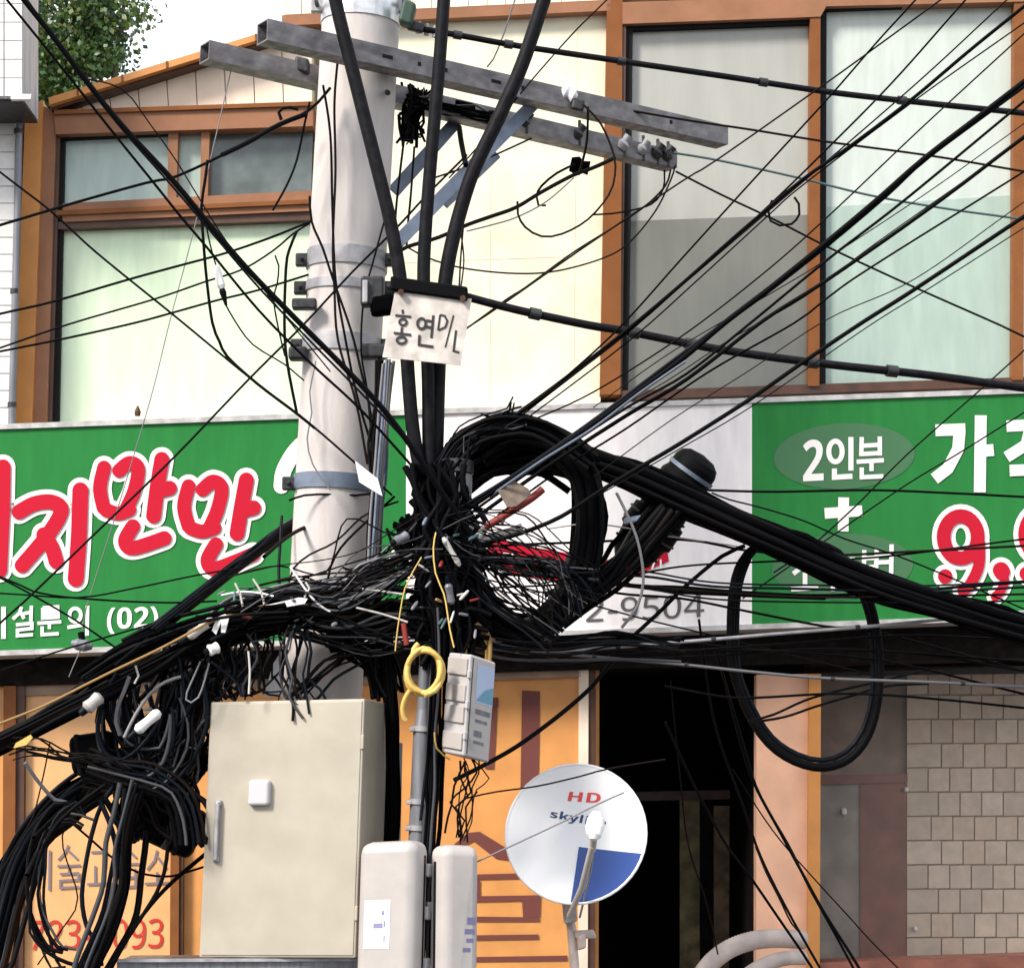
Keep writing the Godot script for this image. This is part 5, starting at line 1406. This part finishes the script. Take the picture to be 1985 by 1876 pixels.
	for q in [["white cable tie looped over the tangle before the pole's edge", [590, 1158, 600, 1140, 592, 1128]], ["white flat strap lying along the tangle's crest", [428, 1154, 470, 1147, 510, 1151, 530, 1156]], ["white tie standing up from the tangle below the red character", [455, 1130, 465, 1150, 470, 1175]], ["second white tie beside the standing one", [490, 1122, 505, 1145, 512, 1172]], ["long pale tie slanting over the pole's foot", [562, 1098, 590, 1140, 615, 1170, 640, 1186]], ["pale strap lying across the tangle at the pole", [460, 1182, 500, 1178, 530, 1172, 580, 1160]], ["white strap behind the hoses at tangle height", [702, 1142, 740, 1146, 780, 1152]], ["pale wire under the tangle towards the knot", [690, 1178, 740, 1190, 790, 1206]], ["white wire hanging between cabinet and tangle", [481, 1262, 484, 1300, 482, 1345]], ["pale cable inside the wide loop's upper part", [262, 1290, 268, 1310, 260, 1325]]]:
		cable(q[0], 4.4, 1.98, 1.98, q[1], "pale_wire" if q[1].size() < 7 else "white_wire", pt, "cable_tie", "cable tie")
	var chip := func(called: String, label: String, cat: String, p: Array, zz: float, m: String):
		var q := pairs(p)
		var mid := Vector2.ZERO
		for i in q: mid += i / q.size()
		tag(prism(self, called, M[m], p, zz, 0.012), label, cat)
	chip.call("marker_tag", "white slanting tag hung on wires at the pole's edge", "tag", [688, 893, 732, 928, 741, 961, 735, 958, 696, 934], 2.0, "sticker")
	chip.call("marker_tag", "square brown tag in the coil beside the red ribbon", "tag", [965, 951, 994, 930, 1024, 947, 1030, 958, 1001, 981, 983, 983], 2.0, "tag_beige")
	chip.call("marker_tag", "yellow tag on the bundle near the brown post", "tag", [25, 1450, 30, 1440, 58, 1424, 62, 1430, 50, 1444], 2.6, "yellow_wire")
	chip.call("marker_tag", "pair of white tags hanging under the tangle above the white ball", "tag", [410, 1222, 420, 1196, 436, 1190, 444, 1196, 436, 1226, 428, 1226, 428, 1206, 418, 1230], 2.02, "white_wire")
	chip.call("marker_tag", "pale tag lying flat on the tangle before the pole", "tag", [552, 1166, 580, 1158, 596, 1160, 590, 1170, 556, 1176], 2.02, "sticker")
	chip.call("marker_tag", "crumpled white paper tag above the cabinet's corner", "tag", [510, 1350, 530, 1285, 545, 1262, 540, 1310, 552, 1350], 1.7, "sticker")
	chip.call("blue_tape", "scrap of bright blue tape in the tangle", "tape", [256, 1532, 262, 1528, 272, 1542, 268, 1552, 258, 1556], 1.92, "blue_tape")
	var cap := func(called: String, label: String, a: Vector2, b: Vector2, w: float, m: String, cat: String):
		var o := thing(called, label, cat, at(a.x, a.y, 2.02))
		var r := metres(w * 0.5, 2.02)
		lathe(o, "sleeve", M[m], at(a.x, a.y, 2.02), at(b.x, b.y, 2.0), [[0, 0], [0.03, r * 0.6], [0.15, r], [0.5, r * 0.85], [0.85, r], [0.97, r * 0.6], [1, 0]], 12)
		lathe(o, "tip", M.black_blue, at(a.x, a.y, 2.02), at(a.x, a.y, 2.02) + (at(a.x, a.y, 2.02) - at(b.x, b.y, 2.0)) * 0.35, [[0, r * 0.6], [0.8, r * 0.5], [1, 0]], 10)
	cap.call("wire_connector", "white tapered connector inside the wide grey loop", Vector2(262, 1419), Vector2(310, 1378), 22, "white_wire", "connector")
	cap.call("wire_connector", "white connector on the bundle beside the wide grey loop", Vector2(164, 1376), Vector2(196, 1348), 28, "plastic_grey", "connector")
	cap.call("wire_connector", "white ball shaped connector hanging under the white tags", Vector2(402, 1262), Vector2(424, 1254), 24, "white_wire", "connector")
	cap.call("wire_connector", "pale grey sleeve on the ochre messenger", Vector2(362, 1236), Vector2(415, 1200), 20, "pale_wire", "connector")
	cap.call("wire_connector", "pale wrapped joint in the knot above the cylinder's foot", Vector2(858, 1040), Vector2(892, 1098), 12, "pale_wire", "connector")
	cap.call("wire_connector", "grey glinting joint at the knot's near edge", Vector2(765, 1050), Vector2(792, 1036), 20, "pipe_grey", "connector")
	cap.call("wire_connector", "small pale joint in the knot above the riser", Vector2(868, 1130), Vector2(876, 1172), 16, "pipe_grey", "connector")


# ---------------------------------------------------------------- tangles: single cables laid along a spine
var filler := {}
const RANK := ["first", "second", "third", "fourth", "fifth", "sixth", "seventh", "eighth", "ninth", "tenth", "eleventh", "twelfth"]

func strand_of(pts: PackedVector2Array, off: float, wob: float, whole: float) -> Array:
	var p := []
	var a := 0
	var b := pts.size() - 1
	if rng.randf() > whole and pts.size() > 3:
		a = rng.randi() % (pts.size() - 2)
		b = mini(pts.size() - 1, a + 2 + rng.randi() % (pts.size() - 1 - a))
	for k in range(a, b + 1):
		var d := (pts[mini(k + 1, pts.size() - 1)] - pts[maxi(k - 1, 0)]).normalized()
		var q := pts[k] + Vector2(-d.y, d.x) * (off + rng.randfn() * wob) + d * rng.randfn() * 4.0
		p.append(q.x)
		p.append(q.y)
	return p


func bundle(label: String, group: String, own: int, extra: int, spine: Array, spread: float, w0: float, w1: float, z: float, mats: Array, loose := 0.5, whole := 0.6, zspread := 0.06, ranked := "", z_end := -9.0) -> void:
	# OWN cables are things of their own, laid in front; EXTRA ones behind them join the one mass that nobody could count
	var pts := pairs(spine)
	for i in own:
		var off := rng.randfn() * spread * 0.55
		var wob := spread * loose * 0.5
		var said := label
		if ranked:
			off = lerpf(-0.9, 0.9, (i + 0.5) / own) * spread
			wob = minf(wob, spread * 0.45 / own)
			said = "%s %s" % [RANK[i], ranked]
		var p := strand_of(pts, off, wob, 2.0 if ranked else whole)
		var zz := z + 0.05 + rng.randf_range(0.0, zspread)
		cable(said, rng.randf_range(w0, w1), zz, (zz if z_end < -8.0 else z_end) + rng.randf_range(-0.04, 0.04), p, mats[rng.randi() % mats.size()], group)
	for i in extra:
		var p := strand_of(pts, rng.randfn() * spread * 0.55, spread * loose * 0.5, whole)
		var m: String = mats[rng.randi() % mats.size()]
		if not filler.has(m): filler[m] = start()
		var zz := z + rng.randf_range(-zspread, 0.03)
		var path := smooth(run_of(p, zz, (zz if z_end < -8.0 else z_end) + rng.randf_range(-0.05, 0.05)), 0.05)
		var radii := PackedFloat32Array()
		var w := rng.randf_range(w0, w1)
		for q in path:
			radii.append(metres(w, q.z) * 0.5)
		add_tube(filler[m], path, radii, 6, false)


func filler_done() -> void:
	var mesh := ArrayMesh.new()
	for m in filler:
		mesh = filler[m].commit(mesh)
	var o := MeshInstance3D.new()
	o.mesh = mesh
	var i := 0
	for m in filler:
		mesh.surface_set_material(i, M[m])
		i += 1
	o.name = "cable_tangle"
	add_child(o)
	tag(o, "dense uncountable tangle of black cables round the pole", "cable tangle", "", "stuff")


func tangles() -> void:
	var B := ["black", "black", "soot", "black_blue", "black_brown", "dusty_sheen"]
	var S := ["soot", "black", "black"]
	bundle("black cable in the thick bundle slanting over the price sign", "cables of the thick bundle over the price sign", 9, 22, [960, 850, 1040, 850, 1120, 885, 1220, 922, 1320, 965, 1420, 1012, 1520, 1055, 1620, 1100, 1720, 1140, 1820, 1172, 1930, 1205, 1990, 1222], 24, 9, 15, 1.62, S, 0.35, 0.75, 0.06, "cable from the upper edge of the thick bundle slanting over the price sign")
	bundle("black cable in the thick side of the round coil", "turns of the round black coil beside the knot", 6, 18, [930, 880, 985, 848, 1050, 852, 1100, 880, 1135, 930, 1146, 1000, 1140, 1070, 1122, 1130, 1090, 1180, 1050, 1215], 27, 13, 19, 1.72, S, 0.25, 0.9, 0.06, "cable from the outer edge of the round coil's thick side")
	bundle("black cable closing the round coil's lower half", "turns of the round black coil beside the knot", 4, 9, [1130, 1090, 1100, 1165, 1060, 1205, 1010, 1222, 960, 1205, 920, 1165, 890, 1120], 22, 11, 16, 1.74, B, 0.4, 0.8, 0.06, "cable from the outer edge of the round coil's lower half")
	bundle("black cable arching over the round coil's crown", "turns of the round black coil beside the knot", 6, 16, [862, 912, 885, 872, 930, 838, 985, 822, 1045, 830, 1100, 862, 1150, 896], 22, 7, 11, 1.78, B, 0.4, 0.9, 0.06, "cable from the upper edge of the round coil's crown")
	bundle("black cable filling the upper part of the round coil", "turns of the round black coil beside the knot", 4, 16, [880, 935, 940, 895, 1000, 880, 1060, 882, 1120, 905], 34, 10, 15, 1.70, S, 0.4, 1.0, 0.06, "cable from the upper edge inside the round coil's crown")
	bundle("black cable running from the dome closure to the coil's foot", "cables between dome closure and coil", 4, 12, [1300, 985, 1262, 1030, 1220, 1080, 1180, 1125, 1130, 1160, 1080, 1190], 24, 10, 15, 1.62, B, 0.4, 0.9, 0.06, "cable from the lower edge of the lead below the dome closure")
	bundle("black cable joining the bundle to the big hanging loop", "cables at the head of the big hanging loop", 2, 5, [1440, 1030, 1500, 1040, 1560, 1050, 1620, 1085, 1660, 1120], 16, 9, 14, 1.55, S, 0.5, 0.9)
	bundle("small black bight hanging from the lower crossarm beside the hoses", "small bights under the lower crossarm", 8, 30, [806, 172, 800, 200, 796, 228, 792, 250, 796, 272], 20, 3, 7, 1.2, S, 0.9, 0.9)
	bundle("short dark lead lashed along the lower crossarm", "short leads along the lower crossarm", 4, 14, [790, 196, 830, 204, 870, 212, 920, 222, 960, 232], 10, 3, 6, 1.2, ["soot", "dusty_sheen", "black_brown"], 0.8, 0.9)
	# the knot below the plate
	bundle("black cable twisted in the knot under the name plate", "cables of the knot under the name plate", 10, 120, [842, 900, 846, 960, 854, 1020, 858, 1080, 862, 1150, 866, 1220, 868, 1290], 38, 7, 14, 1.9, S, 0.9, 0.6)
	bundle("black cable crossing the knot from the pole's side", "cables crossing the knot", 5, 50, [800, 1000, 820, 1035, 850, 1060, 890, 1085, 930, 1110], 38, 6, 12, 1.86, S, 0.8, 0.9)
	bundle("black cable bending through the foot of the knot", "cables at the foot of the knot", 4, 40, [790, 1180, 830, 1200, 870, 1210, 910, 1205, 950, 1215], 34, 5, 11, 1.86, S, 0.8, 0.9)
	bundle("black cable running down the riser below the knot", "cables running down the riser", 5, 10, [850, 1180, 852, 1260, 850, 1340, 846, 1430, 842, 1520, 838, 1600, 832, 1700, 828, 1900], 18, 4, 9, 1.94, B, 0.5, 0.7, 0.06, "cable from the junction box's side of those running down the riser")
	bundle("black cable hanging between the cabinet and the riser", "cables hanging between cabinet and riser", 4, 10, [742, 1170, 748, 1240, 756, 1310, 760, 1390, 762, 1470, 764, 1560, 760, 1660, 752, 1760], 12, 6, 11, 1.72, S, 0.5, 0.8, 0.06, "cable from the riser's side of those hanging beside the cabinet")
	bundle("dark cable running down between the pole and the hoses", "cables running down between pole and hoses", 4, 8, [742, 700, 738, 780, 730, 860, 728, 950, 724, 1040, 722, 1130, 724, 1210], 17, 4, 9, 1.7, B, 0.4, 0.8, 0.06, "dark cable from the hoses' side of those running down beside the pole")
	bundle("grey wire running down between the pole and the hoses", "cables running down between pole and hoses", 4, 8, [752, 700, 742, 800, 736, 900, 728, 1000, 722, 1100], 12, 5, 8, 1.74, ["grey_wire", "brace_blue"], 0.3, 1.0, 0.06, "grey wire from the hoses' side of those running down beside the pole")
	bundle("black wire fanning out of the knot over the red ribbon", "wires fanning out of the knot", 7, 10, [880, 1080, 920, 1112, 970, 1155, 1030, 1200, 1080, 1236], 38, 3.5, 6, 1.86, B, 0.7, 0.9, 0.06, "wire from the top of those fanning out of the knot under the ribbon")
	bundle("black wire leaving the knot level across the price sign", "wires leaving the knot level", 4, 0, [880, 1060, 960, 1078, 1060, 1098, 1160, 1116, 1260, 1128, 1380, 1142, 1560, 1150, 1800, 1150, 1990, 1146], 26, 3.5, 5.5, 1.6, B, 0.3, 1.0, 0.06, "wire from the top of those leaving the knot level across the price sign")
	bundle("black wire ending at the round coil", "wires between knot and coil", 3, 9, [880, 1070, 960, 1084, 1040, 1097, 1120, 1110, 1160, 1112], 11, 4, 7, 1.76, B, 0.5, 1.0)
	bundle("black wire in the crown of small bights over the coil", "small bights over the coil", 5, 10, [868, 920, 890, 880, 912, 850, 945, 828, 985, 815, 1010, 800], 26, 3, 5.5, 1.82, B, 0.7, 0.7)
	bundle("dark wire passing from the pole to the knot", "wires between pole and knot", 5, 12, [690, 1150, 740, 1120, 790, 1095, 840, 1070, 880, 1040], 32, 3, 7, 1.84, ["black", "black_brown", "grey_wire"], 0.9, 0.8, 0.06, "wire from the top of those passing from pole to knot")
	bundle("dark wire beneath the sign leaving the knot", "wires leaving the knot beneath the sign", 5, 8, [800, 1200, 880, 1222, 980, 1250, 1080, 1258, 1200, 1250, 1320, 1262], 30, 3, 7, 1.8, B, 0.6, 0.7, 0.06, "wire from the top of those leaving the knot beneath the sign")
	bundle("frayed wire under the junction box", "frayed wires under the junction box", 5, 4, [905, 1470, 908, 1500, 900, 1530, 895, 1560, 898, 1590, 885, 1625], 15, 2.5, 4.5, 1.96, ["black", "black_brown"], 1.0, 0.8)
	# the band across the pole
	bundle("black cable in the level tangle strapped across the pole", "cables of the level tangle across the pole", 10, 36, [400, 1238, 470, 1205, 540, 1190, 610, 1190, 680, 1200, 750, 1196, 830, 1190], 38, 5, 11, 1.80, B, 0.6, 0.7)
	bundle("dark wire on the crest of the level tangle", "cables of the level tangle across the pole", 10, 36, [440, 1190, 510, 1165, 580, 1155, 650, 1152, 710, 1130, 780, 1090], 24, 3, 6, 1.86, ["black_brown", "black", "grey_wire", "black"], 0.7, 0.7)
	bundle("black cable in the slanting bundle over the green sign's corner", "cables of the slanting bundle", 7, 12, [-20, 1462, 60, 1408, 140, 1350, 220, 1288, 300, 1222, 380, 1160, 440, 1112, 500, 1066, 545, 1032, 590, 1008, 650, 990], 12, 5, 9, 2.1, B, 0.35, 0.75, 0.05, "cable from the upper edge of the bundle slanting over the green sign's corner", 1.36)
	bundle("black cable in the lower slanting bundle over the orange panel", "cables of the lower slanting bundle", 8, 16, [-20, 1452, 50, 1418, 130, 1378, 210, 1338, 300, 1290, 380, 1250, 450, 1224, 530, 1204, 620, 1196, 720, 1194], 19, 6, 11, 1.98, B, 0.4, 0.75, 0.1, "cable from the upper edge of the lower bundle over the orange panel", 1.78)
	bundle("black cable from the bundle to the level tangle", "cables joining bundle and tangle", 4, 12, [160, 1318, 240, 1270, 320, 1235, 400, 1210, 480, 1195, 560, 1190], 22, 6, 10, 1.92, S, 0.4, 0.9, 0.06, "cable from the top of those joining the slanting bundle to the level tangle")
	# what hangs beside the cabinet
	bundle("black cable hanging in the mass beside the cream cabinet", "cables hanging in the mass beside the cabinet", 14, 90, [400, 1225, 385, 1290, 362, 1360, 335, 1430, 310, 1500, 300, 1570, 310, 1620], 56, 5, 10, 1.66, B, 0.7, 0.6, 0.12)
	bundle("black cable looping across the mass beside the cream cabinet", "cables looping in the mass beside the cabinet", 10, 20, [250, 1330, 260, 1400, 290, 1460, 325, 1500, 355, 1470, 372, 1400, 370, 1320], 36, 5, 9, 1.72, B, 0.8, 0.8, 0.1)
	bundle("black cable draped over the splice boxes", "cables draped over the splice boxes", 6, 20, [170, 1480, 230, 1500, 290, 1510, 340, 1540, 360, 1590, 366, 1640], 36, 6, 10, 1.84, B, 0.8, 0.8, 0.08, "cable from the top of those draped over the splice boxes")
	bundle("wire hanging in the fringe above the cabinet", "fringe of wires above the cabinet", 12, 24, [470, 1215, 472, 1250, 468, 1290, 460, 1330, 462, 1350], 58, 3, 7, 1.78, B, 0.7, 0.9, 0.08)
	bundle("wire hanging in front of the pole's foot", "wires hanging before the pole's foot", 8, 6, [560, 1215, 562, 1260, 558, 1310, 568, 1350, 590, 1385], 26, 3, 6, 1.86, B, 0.8, 0.8, 0.05)
	bundle("wire slanting over the pole's foot to the riser", "wires before the pole's foot", 4, 2, [572, 1360, 600, 1335, 640, 1300, 690, 1270, 740, 1250], 16, 4, 7, 1.76, B, 0.7, 0.9, 0.04)
	bundle("cable in the dark cluster behind the cabinet's top corner", "cables behind the cabinet's corner", 4, 16, [640, 1235, 680, 1245, 715, 1265, 735, 1300, 748, 1350], 26, 5, 9, 1.72, S, 0.7, 0.9, 0.05)
	bundle("heavy black cable sweeping to the lower corner beside the brown post", "heavy cables sweeping to the lower corner", 8, 16, [-20, 1900, -5, 1850, 18, 1760, 40, 1690, 70, 1628, 120, 1572, 180, 1530, 225, 1503, 268, 1480, 318, 1455, 350, 1436], 27, 7, 12, 2.0, B, 0.4, 0.9, 0.06, "cable from the outer edge of the heavy sweep beside the brown post", 1.5)
	bundle("black cable gathered at the picture's foot", "cables gathered at the foot", 4, 10, [262, 1520, 246, 1580, 238, 1640, 232, 1710, 215, 1770, 195, 1820, 175, 1870, 165, 1910], 18, 7, 11, 1.94, B, 0.4, 0.9, 0.04)
	bundle("thin wire crossing the orange panel's dark corner", "thin wires by the brown post", 4, 3, [20, 1450, 70, 1455, 130, 1470, 190, 1480, 240, 1500], 20, 2.5, 4, 1.95, ["black_brown", "black"], 0.8, 0.9)
	bundle("thin wire of the web spreading from the knot over the coil", "thin wires spreading over the coil", 7, 26, [860, 1040, 920, 1050, 990, 1075, 1050, 1105, 1090, 1145, 1120, 1190], 50, 2.2, 3.6, 1.95, B, 0.7, 1.0)
	bundle("thin wire of the web spreading from the knot over the pole", "thin wires spreading over the pole", 7, 24, [860, 1070, 790, 1090, 720, 1125, 640, 1150, 560, 1165, 470, 1190], 46, 2.2, 3.8, 1.92, B, 0.7, 1.0)
	bundle("thin wire drooping from the level tangle before the sign's foot", "thin wires drooping before the sign's foot", 6, 20, [560, 1200, 640, 1232, 720, 1240, 800, 1225, 880, 1215], 36, 2.2, 4, 1.88, B, 0.8, 0.9)
	for i in 9:
		var cc := Vector2(rng.randf_range(235, 310), rng.randf_range(1330, 1450))
		var rr := Vector2(rng.randf_range(45, 85), rng.randf_range(70, 120))
		var p := []
		var a0 := rng.randf_range(-0.9, 0.4)
		for k in 11:
			var t := a0 + 4.4 * k / 10.0
			p.append(cc.x + rr.x * cos(t) * (1.0 + 0.06 * rng.randfn()))
			p.append(cc.y + rr.y * sin(t) * (1.0 + 0.05 * rng.randfn()))
		cable("open cable loop hanging in the mass beside the cabinet", rng.randf_range(5, 9), 1.9, 1.84, p, ["black_blue", "dusty_sheen", "black"][i % 3], "open loops in the mass beside the cabinet")
	for i in 5:
		var cc := Vector2(rng.randf_range(120, 165), rng.randf_range(1690, 1740))
		var rr := Vector2(rng.randf_range(50, 100), rng.randf_range(120, 170))
		var p := []
		for k in 11:
			var t := -1.1 - 3.6 * k / 10.0
			p.append(cc.x + rr.x * cos(t) * (1.0 + 0.05 * rng.randfn()))
			p.append(cc.y + rr.y * sin(t) * (1.0 + 0.03 * rng.randfn()))
		cable("open cable loop drooping over the faded writing", rng.randf_range(4, 8), 1.92, 1.95, p, ["black", "black_blue", "dusty_sheen"][i % 3], "open loops drooping over the faded writing")
	filler_done()
	var spots := [[770, 1010, 930, 1240, 22, "scattered scrap for glints, joints and tape in the knot under the name plate", "small joints and glints in the knot"], [225, 1250, 390, 1560, 12, "scattered scrap for glints, joints and tape in the mass beside the cabinet", "small joints and glints in the mass beside the cabinet"], [420, 1150, 720, 1215, 6, "scattered scrap for glints, joints and tape on the level tangle across the pole", "small joints and glints on the level tangle"]]
	for q in spots:  # scraps scattered to paint glints among the cables, besides tape and joints
		for i in q[4]:
			var a := Vector2(rng.randf_range(q[0], q[2]), rng.randf_range(q[1], q[3]))
			var zz := 2.03 if q[0] > 300 else 1.86
			var d := Vector2(1, 0).rotated(rng.randf_range(-1.6, 0.6)) * rng.randf_range(10, 26)
			var r := metres(rng.randf_range(2.2, 4.2), zz)
			var o := thing("joint_and_glint", q[5], "wire joint", at(a.x, a.y, zz), q[6])
			var m: String = ["pale_wire", "grey_wire", "dark_metal", "grey_wire", "pipe_grey", "red_wire", "teal_wire", "ochre_wire", "brace_blue"][rng.randi() % 9]
			lathe(o, "sleeve", M[m], at(a.x, a.y, zz), at(a.x + d.x, a.y + d.y, zz - 0.02), [[0, 0], [0.04, r * 0.7], [0.3, r], [0.8, r * 0.9], [0.96, r * 0.6], [1, 0]], 8)
